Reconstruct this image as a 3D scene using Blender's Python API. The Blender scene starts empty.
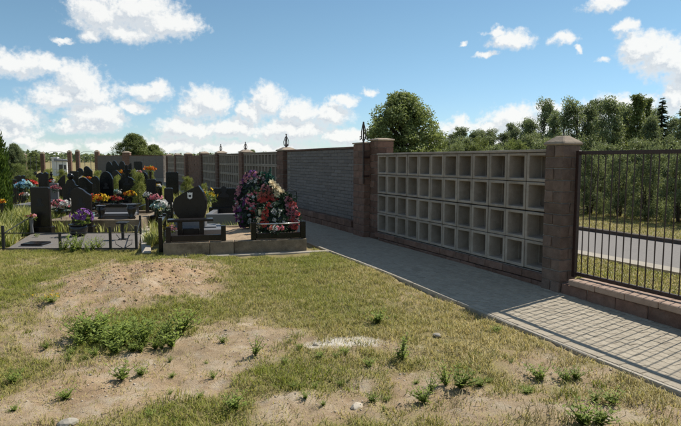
import bpy, bmesh, math, random
import numpy as np
from mathutils import Vector, Matrix

rng = np.random.default_rng(7)
random.seed(7)
sc = bpy.context.scene
col = sc.collection
R = math.radians

# ------------------------------------------------------------------ camera
CAM_H = 1.65
FPX = 560.0                      # focal length in photo pixels (681 wide)
PITCH = math.atan(53.0 / FPX)
cam = bpy.data.cameras.new('camera')
cam.sensor_width = 36.0
cam.lens = FPX / 681.0 * 36.0
cam.clip_start = 0.05
cam.clip_end = 6000
camo = bpy.data.objects.new('camera', cam)
camo.location = (0, 0, CAM_H)
camo.rotation_euler = (R(90) - PITCH, 0, 0)
col.objects.link(camo)
sc.camera = camo

CP, SP = math.cos(PITCH), math.sin(PITCH)
def ray(u, v):
    a = (u - 340.5) / FPX; b = (213.0 - v) / FPX
    return Vector((a, CP + b * SP, -SP + b * CP))
def at(u, v, y):                 # world point on the ray of a photo pixel at depth y
    r = ray(u, v); k = y / r.y
    return Vector((r.x * k, y, CAM_H + r.z * k))
def onground(u, v, z=0.0):
    r = ray(u, v); k = (z - CAM_H) / r.z
    return Vector((r.x * k, r.y * k, z))

# ------------------------------------------------------------------ sun, sky, exposure
SUN_EL = R(50.8)
SUN_H = Vector((0.80, 0.60, 0)).normalized()
to_sun = Vector((SUN_H.x * math.cos(SUN_EL), SUN_H.y * math.cos(SUN_EL), math.sin(SUN_EL)))
sun = bpy.data.lights.new('sun', 'SUN')
sun.energy = 4.6
sun.angle = R(0.53)
sun.color = (1.0, 0.95, 0.86)
suno = bpy.data.objects.new('sun', sun)
suno.rotation_euler = to_sun.to_track_quat('Z', 'Y').to_euler()
suno.location = (20, 15, 30)
col.objects.link(suno)

sc.view_settings.view_transform = 'Standard'
sc.view_settings.look = 'None'
sc.view_settings.exposure = 0.24
sc.view_settings.gamma = 1.0
sc.view_settings.use_curve_mapping = False
sc.cycles.max_bounces = 6
sc.cycles.diffuse_bounces = 3
sc.cycles.glossy_bounces = 3
sc.cycles.transmission_bounces = 3
sc.cycles.transparent_max_bounces = 4
sc.cycles.use_denoising = True

# each cloud lobe: azimuth, elevation, half width, half height (degrees), strength
def lobe(u, v, ru, rv, w=1.0):
    d = ray(u, v).normalized()
    k = 57.2958 / FPX
    return (math.degrees(math.atan2(d.x, d.y)), math.degrees(math.asin(d.z)), ru * k * 1.12, rv * k * (1.18 if v < 60 else 1.38), w)
LOBES = [lobe(*a) for a in [
    (100, 12, 30, 20), (138, 9, 42, 20), (165, 25, 40, 14), (125, 31, 36, 11), (90, 34, 13, 9), (62, 40, 11, 3, .7),
    (18, 64, 24, 11), (50, 66, 28, 9), (-8, 58, 22, 10), (80, 82, 25, 18), (78, 95, 44, 12), (55, 99, 26, 8),
    (146, 91, 28, 8), (158, 89, 12, 8), (136, 108, 14, 6),
    (14, 118, 25, 15), (8, 131, 30, 10), (98, 115, 31, 13), (88, 125, 38, 8), (65, 121, 8, 4),
    (55, 147, 24, 7), (22, 144, 14, 6), (103, 146, 24, 6),
    (208, 101, 28, 15), (193, 111, 22, 9), (250, 112, 15, 12), (268, 101, 23, 15), (300, 112, 28, 13), (330, 115, 26, 11),
    (343, 100, 17, 7), (186, 131, 36, 11), (232, 128, 46, 10), (290, 131, 56, 11), (345, 137, 36, 9), (170, 147, 60, 8), (250, 147, 80, 7), (370, 90, 12, 4, .7),
    (512, 39, 24, 10), (498, 31, 11, 5), (564, 37, 14, 8), (486, 55, 13, 4, .7), (462, 45, 7, 3, .6), (579, 49, 6, 4, .6), (602, 60, 9, 3, .5),
    (606, 3, 22, 8, .7), (628, 29, 14, 7), (646, 46, 27, 14), (668, 58, 30, 20), (637, 56, 15, 12), (690, 70, 26, 22), (676, 96, 14, 17),
    (460, 121, 13, 8), (456, 129, 26, 8), (512, 119, 32, 13), (536, 125, 30, 12), (490, 127, 22, 8), (548, 108, 16, 8), (622, 108, 40, 13), (590, 120, 40, 12),
    (420, 142, 60, 10), (530, 140, 70, 12)]]

SKY_STRENGTH = .092
SKY_TINT = (.86, 1.0, .97)
SKY_LOW = (.74, .90, 1.10)
SKY_DUST, SKY_OZONE = .0, 2.0
CLOUD_LO, CLOUD_HI = (4.6, 5.3, 6.1), (9.0, 9.0, 8.8)
def build_world():
    w = bpy.data.worlds.new('World'); sc.world = w; w.use_nodes = True
    nt = w.node_tree; nt.nodes.clear()
    N = nt.nodes; L = nt.links
    def vm(op, a, b):
        n = N.new('ShaderNodeVectorMath'); n.operation = op
        for i, x in enumerate((a, b)):
            if x is None: continue
            if isinstance(x, (tuple, list)): n.inputs[i].default_value = x
            else: L.new(x, n.inputs[i])
        return n
    def mt(op, a, b=None, c=None):
        n = N.new('ShaderNodeMath'); n.operation = op
        for i, x in enumerate((a, b, c)):
            if x is None: continue
            if isinstance(x, (int, float)): n.inputs[i].default_value = x
            else: L.new(x, n.inputs[i])
        return n.outputs[0]
    def noise(vec, scale, detail, rough=.55):
        n = N.new('ShaderNodeTexNoise'); n.noise_dimensions = '3D'
        n.inputs['Scale'].default_value = scale; n.inputs['Detail'].default_value = detail
        n.inputs['Roughness'].default_value = rough
        L.new(vec, n.inputs['Vector']); return n
    def group(name, lobes):
        """cloud density at a point given in degrees (azimuth, elevation, 0)"""
        nonlocal N, L
        g = bpy.data.node_groups.new(name, 'ShaderNodeTree')
        g.interface.new_socket('P', in_out='INPUT', socket_type='NodeSocketVector')
        g.interface.new_socket('D', in_out='OUTPUT', socket_type='NodeSocketFloat')
        N = g.nodes; L = g.links
        gi = N.new('NodeGroupInput'); go = N.new('NodeGroupOutput')
        P = gi.outputs[0]
        if lobes:
            nz = noise(P, .42, 5, .6)
            wv = vm('SUBTRACT', nz.outputs['Color'], (.5, .5, .5))
            wv = vm('MULTIPLY', wv.outputs[0], (3.4, 2.4, 0))
            Q = vm('ADD', P, wv.outputs[0]).outputs[0]
            acc = None
            for (az, el, ra, re, wt) in LOBES:
                n = N.new('ShaderNodeVectorMath'); n.operation = 'MULTIPLY_ADD'
                L.new(Q, n.inputs[0]); n.inputs[1].default_value = (1 / ra, 1 / re, 0); n.inputs[2].default_value = (-az / ra, -el / re, 1 - wt)
                ln = vm('LENGTH', n.outputs[0], None).outputs['Value']
                acc = ln if acc is None else mt('SMOOTH_MIN', acc, ln, .18)
            acc = mt('SUBTRACT', 1.0, acc)
        else:       # the same cumulus weather carries on round the rest of the sky
            sx = N.new('ShaderNodeSeparateXYZ'); L.new(P, sx.inputs[0])
            outm = mt('MAXIMUM', mt('SUBTRACT', mt('ABSOLUTE', sx.outputs[0]), 38.0), mt('SUBTRACT', sx.outputs[1], 20.0))
            outm = mt('MINIMUM', mt('MAXIMUM', mt('DIVIDE', outm, 6.0), 0.0), 1.0)
            gen = mt('MULTIPLY', mt('SUBTRACT', noise(P, .075, 3, .5).outputs['Fac'], .55), 6.0)
            acc = mt('SUBTRACT', mt('MULTIPLY', mt('ADD', gen, 1.0), outm), 1.0)
        fine = noise(P, 1.7, 7, .62).outputs['Fac']
        acc = mt('ADD', acc, mt('MULTIPLY', mt('SUBTRACT', fine, .5), .95))
        L.new(acc, go.inputs[0])
        return g
    gf, gr = group('cloud_field_ahead', True), group('cloud_field_around', False)
    N = nt.nodes; L = nt.links
    tc = N.new('ShaderNodeTexCoord')
    sp = N.new('ShaderNodeSeparateXYZ'); L.new(tc.outputs['Generated'], sp.inputs[0])
    az = mt('MULTIPLY', mt('ARCTAN2', sp.outputs[0], sp.outputs[1]), 57.2958)
    el = mt('MULTIPLY', mt('ARCSINE', sp.outputs[2]), 57.2958)
    cb = N.new('ShaderNodeCombineXYZ'); L.new(az, cb.inputs[0]); L.new(el, cb.inputs[1])
    off = vm('ADD', cb.outputs[0], (.55, .95, 0))
    sky = N.new('ShaderNodeTexSky'); sky.sky_type = 'NISHITA'; sky.sun_disc = False
    sky.sun_elevation = SUN_EL; sky.sun_rotation = math.atan2(SUN_H.x, SUN_H.y)
    sky.altitude = 200; sky.air_density = 1.0; sky.dust_density = SKY_DUST; sky.ozone_density = SKY_OZONE
    def ramp01(x, a, b):
        n = N.new('ShaderNodeMapRange'); n.interpolation_type = 'SMOOTHSTEP'
        L.new(x, n.inputs['Value']); n.inputs['From Min'].default_value = a; n.inputs['From Max'].default_value = b
        return n.outputs[0]
    tint = N.new('ShaderNodeMix'); tint.data_type = 'RGBA'; tint.blend_type = 'MULTIPLY'; tint.inputs[0].default_value = 1
    hz = N.new('ShaderNodeMix'); hz.data_type = 'RGBA'        # the low sky keeps its blue
    L.new(ramp01(el, 0, 14), hz.inputs[0]); hz.inputs[6].default_value = (*SKY_LOW, 1); hz.inputs[7].default_value = (*SKY_TINT, 1)
    L.new(sky.outputs[0], tint.inputs[6]); L.new(hz.outputs[2], tint.inputs[7])
    above = ramp01(el, -.5, 1.0)
    def cloudy(g):
        g1 = N.new('ShaderNodeGroup'); g1.node_tree = g; L.new(cb.outputs[0], g1.inputs[0])
        g2 = N.new('ShaderNodeGroup'); g2.node_tree = g; L.new(off.outputs[0], g2.inputs[0])
        alpha = ramp01(g1.outputs[0], .0, .62)
        lit = ramp01(mt('SUBTRACT', g1.outputs[0], g2.outputs[0]), -.42, .30)
        thick = ramp01(g1.outputs[0], .3, 1.1)
        shade = N.new('ShaderNodeMix'); shade.data_type = 'RGBA'
        shade.inputs[6].default_value = (*CLOUD_LO, 1); shade.inputs[7].default_value = (*CLOUD_HI, 1)
        L.new(mt('MAXIMUM', lit, mt('SUBTRACT', .6, mt('MULTIPLY', thick, .6))), shade.inputs[0])
        mx = N.new('ShaderNodeMix'); mx.data_type = 'RGBA'
        L.new(mt('MULTIPLY', mt('MULTIPLY', alpha, above), .94), mx.inputs[0])
        L.new(tint.outputs[2], mx.inputs[6]); L.new(shade.outputs[2], mx.inputs[7])
        bg = N.new('ShaderNodeBackground'); bg.inputs['Strength'].default_value = SKY_STRENGTH
        L.new(mx.outputs[2], bg.inputs['Color']); return bg
    ba, bb = cloudy(gf), cloudy(gr)
    ahead = mt('MULTIPLY', mt('LESS_THAN', mt('ABSOLUTE', az), 38.0), mt('LESS_THAN', el, 20.0))
    ms = N.new('ShaderNodeMixShader'); L.new(ahead, ms.inputs[0]); L.new(bb.outputs[0], ms.inputs[1]); L.new(ba.outputs[0], ms.inputs[2])
    out = N.new('ShaderNodeOutputWorld'); L.new(ms.outputs[0], out.inputs[0])
    w.cycles.sampling_method = 'MANUAL'; w.cycles.sample_map_resolution = 512
build_world()

# ------------------------------------------------------------------ noise in numpy
def _h(ix, iy, seed):
    n = (ix * 374761393 + iy * 668265263 + seed * 974634871) & 0xFFFFFFFF
    n = ((n ^ (n >> 13)) * 1274126177) & 0xFFFFFFFF
    return ((n ^ (n >> 16)) & 0xFFFF) / 65535.0
def vnoise(x, y, seed=0):
    x = np.asarray(x, float); y = np.asarray(y, float)
    ix = np.floor(x).astype(np.int64); iy = np.floor(y).astype(np.int64)
    fx = x - ix; fy = y - iy
    fx = fx * fx * (3 - 2 * fx); fy = fy * fy * (3 - 2 * fy)
    a = _h(ix, iy, seed); b = _h(ix + 1, iy, seed); c = _h(ix, iy + 1, seed); d = _h(ix + 1, iy + 1, seed)
    return (a + (b - a) * fx) * (1 - fy) + (c + (d - c) * fx) * fy
def fbm(x, y, seed=0, oct=4):
    t = 0; a = .5; s = 0
    for i in range(oct):
        t = t + a * vnoise(x * 2 ** i + 13.7 * i, y * 2 ** i - 7.1 * i, seed + i); s += a; a *= .5
    return t / s
def sstep(a, b, x):
    t = np.clip((x - a) / (b - a), 0, 1); return t * t * (3 - 2 * t)

# ------------------------------------------------------------------ materials
def nodes_of(name):
    m = bpy.data.materials.new(name); m.use_nodes = True
    nt = m.node_tree; nt.nodes.clear()
    o = nt.nodes.new('ShaderNodeOutputMaterial')
    return m, nt, o
def nlink(nt, a, b): nt.links.new(a, b)
def ncoord(nt, kind='Object'):
    return nt.nodes.new('ShaderNodeTexCoord').outputs[kind]
def nnoise(nt, vec, scale, detail=4, rough=.6):
    n = nt.nodes.new('ShaderNodeTexNoise'); n.inputs['Scale'].default_value = scale
    n.inputs['Detail'].default_value = detail; n.inputs['Roughness'].default_value = rough
    if vec is not None: nt.links.new(vec, n.inputs['Vector'])
    return n
def nramp(nt, fac, stops):
    n = nt.nodes.new('ShaderNodeValToRGB'); e = n.color_ramp.elements
    while len(e) < len(stops): e.new(.5)
    for i, (p, c) in enumerate(stops):
        e[i].position = p; e[i].color = (c[0], c[1], c[2], 1)
    nt.links.new(fac, n.inputs[0]); return n.outputs[0]
def nmix(nt, fac, a, b, mode='MIX'):
    n = nt.nodes.new('ShaderNodeMix'); n.data_type = 'RGBA'; n.blend_type = mode
    for sock, x in ((0, fac), (6, a), (7, b)):
        if isinstance(x, (int, float)): n.inputs[sock].default_value = x
        elif isinstance(x, tuple): n.inputs[sock].default_value = (x[0], x[1], x[2], 1)
        else: nt.links.new(x, n.inputs[sock])
    return n.outputs[2]
def nmath(nt, op, a, b=0.0):
    n = nt.nodes.new('ShaderNodeMath'); n.operation = op
    for i, x in enumerate((a, b)):
        if isinstance(x, (int, float)): n.inputs[i].default_value = x
        else: nt.links.new(x, n.inputs[i])
    return n.outputs[0]
def nbump(nt, h, strength, dist):
    n = nt.nodes.new('ShaderNodeBump'); n.inputs['Strength'].default_value = strength
    n.inputs['Distance'].default_value = dist; nt.links.new(h, n.inputs['Height']); return n.outputs[0]
def nbsdf(nt, out, color, rough=.8, spec=.3, bump=None, metal=0.0):
    b = nt.nodes.new('ShaderNodeBsdfPrincipled')
    if isinstance(color, tuple): b.inputs['Base Color'].default_value = (*color, 1)
    else: nt.links.new(color, b.inputs['Base Color'])
    if isinstance(rough, (int, float)): b.inputs['Roughness'].default_value = rough
    else: nt.links.new(rough, b.inputs['Roughness'])
    b.inputs['Specular IOR Level'].default_value = spec
    b.inputs['Metallic'].default_value = metal
    if bump is not None: nt.links.new(bump, b.inputs['Normal'])
    nt.links.new(b.outputs[0], out.inputs[0]); return b
def stone_mat(name, lo, hi, scale=14, rough=.85, spec=.25, bump=.5, dist=.006, vary=.35, stain=None, fine=90):
    """mottled mineral surface; each object gets its own tone through Object Info > Random"""
    m, nt, o = nodes_of(name)
    v = ncoord(nt)
    oi = nt.nodes.new('ShaderNodeObjectInfo')
    add = nt.nodes.new('ShaderNodeVectorMath'); add.operation = 'ADD'
    nt.links.new(v, add.inputs[0])
    mul = nt.nodes.new('ShaderNodeVectorMath'); mul.operation = 'SCALE'
    mul.inputs[0].default_value = (37, 11, 23); nt.links.new(oi.outputs['Random'], mul.inputs['Scale'])
    nt.links.new(mul.outputs[0], add.inputs[1]); v = add.outputs[0]
    n1 = nnoise(nt, v, scale, 6, .65); n2 = nnoise(nt, v, fine, 3, .6)
    f = nmath(nt, 'ADD', nmath(nt, 'MULTIPLY', n1.outputs[0], .65), nmath(nt, 'MULTIPLY', n2.outputs[0], .35))
    c = nramp(nt, f, [(.33, lo), (.67, hi)])
    k = nmath(nt, 'ADD', nmath(nt, 'MULTIPLY', oi.outputs['Random'], vary), 1 - vary / 2)
    cb = nt.nodes.new('ShaderNodeCombineXYZ')
    for i in range(3): nt.links.new(k, cb.inputs[i])
    c = nmix(nt, 1.0, c, cb.outputs[0], 'MULTIPLY')
    if stain:
        n3 = nnoise(nt, v, stain[1], 5, .7)
        s = nramp(nt, n3.outputs[0], [(.52, (0, 0, 0)), (.72, (1, 1, 1))])
        c = nmix(nt, nmath(nt, 'MULTIPLY', s, stain[2]), c, stain[0])
    h = nmath(nt, 'ADD', n1.outputs[0], nmath(nt, 'MULTIPLY', n2.outputs[0], .5))
    nbsdf(nt, o, c, rough, spec, nbump(nt, h, bump, dist))
    return m
def plain_mat(name, c, rough=.5, spec=.4, metal=0.0, var=.25, scale=20):
    m, nt, o = nodes_of(name)
    n = nnoise(nt, ncoord(nt), scale, 4, .6)
    d = tuple(x * (1 - var) for x in c); e = tuple(min(1, x * (1 + var)) for x in c)
    cc = nramp(nt, n.outputs[0], [(.3, d), (.7, e)])
    nbsdf(nt, o, cc, rough, spec, None, metal); return m
def leaf_mat(name, dark, light, trans=.35, tcol=None, rough=.55, spec=.25, up=0.0):
    m, nt, o = nodes_of(name)
    at_ = nt.nodes.new('ShaderNodeAttribute'); at_.attribute_name = 'tint'
    oi = nt.nodes.new('ShaderNodeObjectInfo')
    c = nmix(nt, at_.outputs['Fac'], dark, light)
    k = nmath(nt, 'ADD', nmath(nt, 'MULTIPLY', oi.outputs['Random'], .35), .82)
    cb = nt.nodes.new('ShaderNodeCombineXYZ')
    for i in range(3): nt.links.new(k, cb.inputs[i])
    c = nmix(nt, 1.0, c, cb.outputs[0], 'MULTIPLY')
    b = nt.nodes.new('ShaderNodeBsdfPrincipled'); nt.links.new(c, b.inputs['Base Color'])
    b.inputs['Roughness'].default_value = rough; b.inputs['Specular IOR Level'].default_value = spec
    t = nt.nodes.new('ShaderNodeBsdfTranslucent')
    if up > 0:                       # blades shade with the sward they belong to
        ge = nt.nodes.new('ShaderNodeNewGeometry')
        mixv = nt.nodes.new('ShaderNodeMix'); mixv.data_type = 'VECTOR'; mixv.inputs[0].default_value = up
        nt.links.new(ge.outputs['Normal'], mixv.inputs[4]); mixv.inputs[5].default_value = (0, 0, 1)
        nv = nt.nodes.new('ShaderNodeVectorMath'); nv.operation = 'NORMALIZE'; nt.links.new(mixv.outputs[1], nv.inputs[0])
        nt.links.new(nv.outputs[0], b.inputs['Normal'])
    c2 = nmix(nt, 1.0, c, tcol or (1.12, 1.10, .78), 'MULTIPLY'); nt.links.new(c2, t.inputs[0])
    mx = nt.nodes.new('ShaderNodeMixShader'); mx.inputs[0].default_value = trans
    nt.links.new(b.outputs[0], mx.inputs[1]); nt.links.new(t.outputs[0], mx.inputs[2])
    nt.links.new(mx.outputs[0], o.inputs[0]); return m

def ground_mat():
    m, nt, o = nodes_of('soil_and_turf')
    v = ncoord(nt)
    def attr(n):
        a = nt.nodes.new('ShaderNodeAttribute'); a.attribute_name = n; return a.outputs['Fac']
    g, s, w = attr('grass'), attr('sand'), attr('lime')
    n1 = nnoise(nt, v, 1.7, 8, .65); n2 = nnoise(nt, v, 11, 6, .7); n3 = nnoise(nt, v, 75, 4, .7)
    f = nmath(nt, 'ADD', nmath(nt, 'MULTIPLY', n1.outputs[0], .35), nmath(nt, 'ADD', nmath(nt, 'MULTIPLY', n2.outputs[0], .35), nmath(nt, 'MULTIPLY', n3.outputs[0], .30)))
    dirt = nramp(nt, f, [(.30, (.16, .112, .070)), (.50, (.36, .265, .165)), (.68, (.52, .405, .275))])
    sand = nramp(nt, f, [(.30, (.22, .135, .075)), (.50, (.40, .265, .155)), (.68, (.54, .39, .25))])
    c = nmix(nt, s, dirt, sand)
    n4 = nnoise(nt, v, 3.3, 5, .7); n5 = nnoise(nt, v, 5.1, 6, .75)
    c = nmix(nt, nmath(nt, 'MULTIPLY', nramp(nt, n4.outputs[0], [(.50, (0, 0, 0)), (.66, (1, 1, 1))]), .55), c, (.50, .43, .33))
    c = nmix(nt, nmath(nt, 'MULTIPLY', nramp(nt, n5.outputs[0], [(.54, (0, 0, 0)), (.70, (1, 1, 1))]), .55), c, (.22, .135, .075))
    thatch = nramp(nt, f, [(.30, (.115, .095, .034)), (.52, (.245, .205, .085)), (.70, (.38, .315, .155))])
    gf = nmath(nt, 'ADD', g, nmath(nt, 'MULTIPLY', nmath(nt, 'SUBTRACT', n2.outputs[0], .5), .9))
    gf = nramp(nt, gf, [(.25, (0, 0, 0)), (.65, (1, 1, 1))])
    c = nmix(nt, nmath(nt, 'MULTIPLY', gf, .85), c, thatch)
    lf = nmath(nt, 'ADD', w, nmath(nt, 'MULTIPLY', nmath(nt, 'SUBTRACT', n2.outputs[0], .5), 1.1))
    lf = nmath(nt, 'ADD', lf, nmath(nt, 'MULTIPLY', nmath(nt, 'SUBTRACT', n3.outputs[0], .5), .8))
    lf = nramp(nt, lf, [(.42, (0, 0, 0)), (.95, (1, 1, 1))])
    c = nmix(nt, nmath(nt, 'MULTIPLY', lf, .85), c, (.66, .61, .52))
    h = nmath(nt, 'ADD', nmath(nt, 'MULTIPLY', n2.outputs[0], .7), nmath(nt, 'MULTIPLY', n3.outputs[0], .6))
    nbsdf(nt, o, c, .95, .12, nbump(nt, h, .9, .022)); return m

def granite_mat(name, c=(.006, .0055, .0055), rough=.14, fleck=.03):
    m, nt, o = nodes_of(name)
    v = ncoord(nt)
    vo = nt.nodes.new('ShaderNodeTexVoronoi'); vo.inputs['Scale'].default_value = 260; nt.links.new(v, vo.inputs['Vector'])
    n = nnoise(nt, v, 6, 5, .6)
    f = nramp(nt, vo.outputs['Color'], [(.72, c), (.95, (c[0] + fleck, c[1] + fleck, c[2] + fleck))])
    dust = nramp(nt, n.outputs[0], [(.45, (0, 0, 0)), (.8, (1, 1, 1))])
    cc = nmix(nt, nmath(nt, 'MULTIPLY', dust, .05), f, (.18, .155, .12))
    rr = nmath(nt, 'ADD', nmath(nt, 'MULTIPLY', n.outputs[0], .22), rough)
    nbsdf(nt, o, cc, rr, .28); return m

M = {}
M['ground'] = ground_mat()
M['brick'] = stone_mat('brown_splitface', (.100, .068, .052), (.215, .148, .115), 9, .9, .2, .9, .012, .45, ((.26, .21, .17), 3, .35))
M['redbrick'] = stone_mat('red_brown_block', (.105, .060, .044), (.235, .138, .100), 9, .9, .2, .9, .012, .5, ((.27, .21, .17), 3, .3))
M['baseCap'] = stone_mat('pale_red_cap', (.30, .205, .15), (.46, .335, .255), 9, .9, .2, .6, .008, .3)
M['mortar'] = stone_mat('mortar', (.22, .195, .17), (.33, .30, .27), 20, .95, .1, .4, .004, .1)
M['cap'] = stone_mat('weathered_cap', (.26, .20, .15), (.44, .36, .27), 7, .9, .2, .7, .008, .2, ((.12, .10, .08), 4, .5))
M['niche'] = stone_mat('cast_concrete', (.27, .220, .175), (.41, .345, .285), 5, .9, .2, .45, .005, .22, ((.17, .140, .11), 2.6, .65))
M['nicheshade'] = stone_mat('niche_back_shade', (.10, .078, .062), (.20, .158, .125), 7, .95, .1, .4, .004, .3)  # shade of the deep recess put into the colour of its back face
M['greyblock'] = stone_mat('grey_concrete_block', (.150, .130, .120), (.240, .212, .195), 16, .95, .15, 1.0, .012, .22)
M['paver'] = stone_mat('grey_paver', (.30, .255, .19), (.46, .40, .31), 20, .95, .08, .6, .004, .14, ((.16, .13, .10), 4, .4))
M['kerb'] = stone_mat('kerb_concrete', (.30, .265, .21), (.46, .41, .335), 10, .92, .18, .5, .004, .15, ((.2, .17, .13), 5, .5))
M['asphalt'] = stone_mat('worn_asphalt', (.175, .16, .145), (.255, .235, .215), 25, .9, .2, .6, .006, .0, ((.15, .145, .14), 1.2, .4))
M['darkkerb'] = stone_mat('dark_kerb', (.06, .05, .042), (.12, .10, .085), 12, .9, .2, .5, .005, .1)
M['plinth'] = stone_mat('rough_plinth_concrete', (.15, .115, .08), (.31, .25, .18), 8, .95, .15, 1.0, .012, .2, ((.085, .065, .045), 3.5, .75))
M['slabconc'] = stone_mat('plot_gravel', (.12, .108, .095), (.26, .235, .21), 60, .95, .15, 1.0, .01, .1, ((.14, .12, .1), 3, .4), 160)
M['sand'] = stone_mat('grave_sand', (.28, .20, .13), (.48, .36, .24), 10, .97, .1, .9, .015, .1)
M['granite'] = granite_mat('black_granite')
M['granite2'] = granite_mat('brown_black_granite', (.011, .008, .007), .18, .025)
M['greygranite'] = granite_mat('grey_granite', (.16, .16, .165), .35, .12)
M['etch'] = plain_mat('etched_portrait', (.030, .028, .027), .6, .2, 0, .6, 60)
M['white'] = plain_mat('white_enamel', (.72, .70, .66), .3, .5, 0, .25, 60)
M['iron'] = plain_mat('brown_black_iron', (.036, .017, .013), .45, .4, 0, .4, 40)
M['iron2'] = plain_mat('black_iron', (.014, .013, .013), .5, .4, 0, .4, 40)
M['chrome'] = plain_mat('steel_rail', (.55, .54, .52), .25, .5, .9, .1)
M['ceramic'] = plain_mat('dark_vase', (.02, .018, .018), .25, .5)
M['basket'] = plain_mat('teal_glass', (.22, .36, .36), .3, .5)
M['bark'] = stone_mat('bark', (.05, .038, .028), (.13, .105, .08), 14, .95, .1, 1, .02, .2)
M['stone'] = stone_mat('pebble', (.42, .34, .25), (.70, .62, .50), 25, .95, .15, .5, .004, .5)
M['clod'] = stone_mat('soil_clod', (.36, .24, .145), (.56, .40, .26), 25, .97, .1, .8, .006, .5)
M['wallwhite'] = plain_mat('whitewash', (.68, .67, .64), .9, .1)
M['roof'] = plain_mat('grey_roof', (.22, .22, .23), .8, .2)
M['glass'] = plain_mat('dark_glass', (.03, .035, .04), .1, .5)
LM = {}
LM['broad'] = leaf_mat('broad_leaf', (.075, .112, .040), (.34, .385, .140), .42, up=.25)
LM['wood'] = leaf_mat('thicket_leaf', (.085, .118, .062), (.31, .355, .170), .42, up=.25)
LM['willow'] = leaf_mat('willow_leaf', (.115, .150, .072), (.34, .385, .185), .42, up=.25)
LM['lime'] = leaf_mat('light_leaf', (.080, .115, .035), (.28, .32, .105), .45, up=.25)
LM['gravelime'] = leaf_mat('shrub_leaf', (.12, .155, .030), (.36, .38, .095), .42, up=.3)
LM['fir'] = leaf_mat('needle', (.050, .076, .045), (.14, .185, .09), .2, up=.2)
LM['thuja'] = leaf_mat('thuja_spray', (.035, .075, .012), (.13, .19, .030), .3, up=.1)
LM['grass'] = leaf_mat('grass_blade', (.205, .235, .030), (.54, .43, .19), .25, (1.1, 1.1, .7), up=.75)
LM['tallgrass'] = leaf_mat('tall_grass_blade', (.19, .24, .034), (.52, .47, .18), .35, (1.1, 1.1, .7), up=.5)
LM['weed'] = leaf_mat('weed_leaf', (.15, .205, .040), (.38, .46, .125), .50, up=.55)
LM['dryweed'] = leaf_mat('dry_stalk', (.26, .19, .08), (.50, .40, .20), .2, (1, 1, 1), up=.4)
LM['darkleaf'] = leaf_mat('plastic_greenery', (.010, .024, .012), (.055, .10, .055), .1)
LM['teal'] = leaf_mat('teal_greenery', (.012, .060, .048), (.05, .16, .12), .1)
def flower_mat(name, c):
    k = tuple(x * .62 for x in c)
    return leaf_mat('petal_' + name, k, c, .25, (1, .9, .9), .6, .15)
FM = {n: flower_mat(n, c) for n, c in dict(
    red=(.62, .045, .030), salmon=(.80, .28, .20), pink=(.82, .27, .32), rose=(.75, .36, .38), cream=(.86, .74, .48),
    white=(.82, .80, .74), purple=(.40, .17, .52), violet=(.20, .06, .20), orange=(.80, .24, .03), yellow=(.85, .60, .05),
    blue=(.26, .50, .66), mint=(.42, .62, .56), coral=(.75, .13, .10)).items()}

# ------------------------------------------------------------------ mesh helpers
def mesh_np(name, V, F, tint=None, smooth=False):
    """V (n,3); F (m,k) array with k = 3 or 4"""
    me = bpy.data.meshes.new(name)
    V = np.asarray(V, np.float32); F = np.asarray(F, np.int32)
    k = F.shape[1]
    me.vertices.add(len(V)); me.vertices.foreach_set('co', V.ravel())
    me.loops.add(F.size); me.loops.foreach_set('vertex_index', F.ravel())
    me.polygons.add(len(F)); me.polygons.foreach_set('loop_start', np.arange(0, F.size, k, dtype=np.int32))
    me.polygons.foreach_set('loop_total', np.full(len(F), k, np.int32))
    if smooth: me.polygons.foreach_set('use_smooth', np.ones(len(F), bool))
    me.update(calc_edges=True)
    if tint is not None:
        a = me.attributes.new('tint', 'FLOAT', 'POINT'); a.data.foreach_set('value', np.asarray(tint, np.float32))
    return me
def new(name, me, mat=None, parent=None, loc=None, rz=None, scale=None):
    o = bpy.data.objects.new(name, me); col.objects.link(o)
    if mat is not None and me is not None and len(me.materials) == 0: me.materials.append(mat)
    if parent is not None: o.parent = parent
    if loc is not None: o.location = loc
    if rz is not None: o.rotation_euler = (0, 0, rz)
    if scale is not None: o.scale = scale
    return o
def tag(o, label=None, cat=None, group=None, kind=None):
    if label: o['label'] = label
    if cat: o['category'] = cat
    if group: o['group'] = group
    if kind: o['kind'] = kind
    return o
def empty(name, loc, rz=0.0, label=None, cat=None, group=None):
    o = bpy.data.objects.new(name, None); col.objects.link(o)
    o.location = loc; o.rotation_euler = (0, 0, rz); o.empty_display_size = .1
    if cat: o['kind'] = 'thing'
    return tag(o, label, cat, group)

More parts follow.
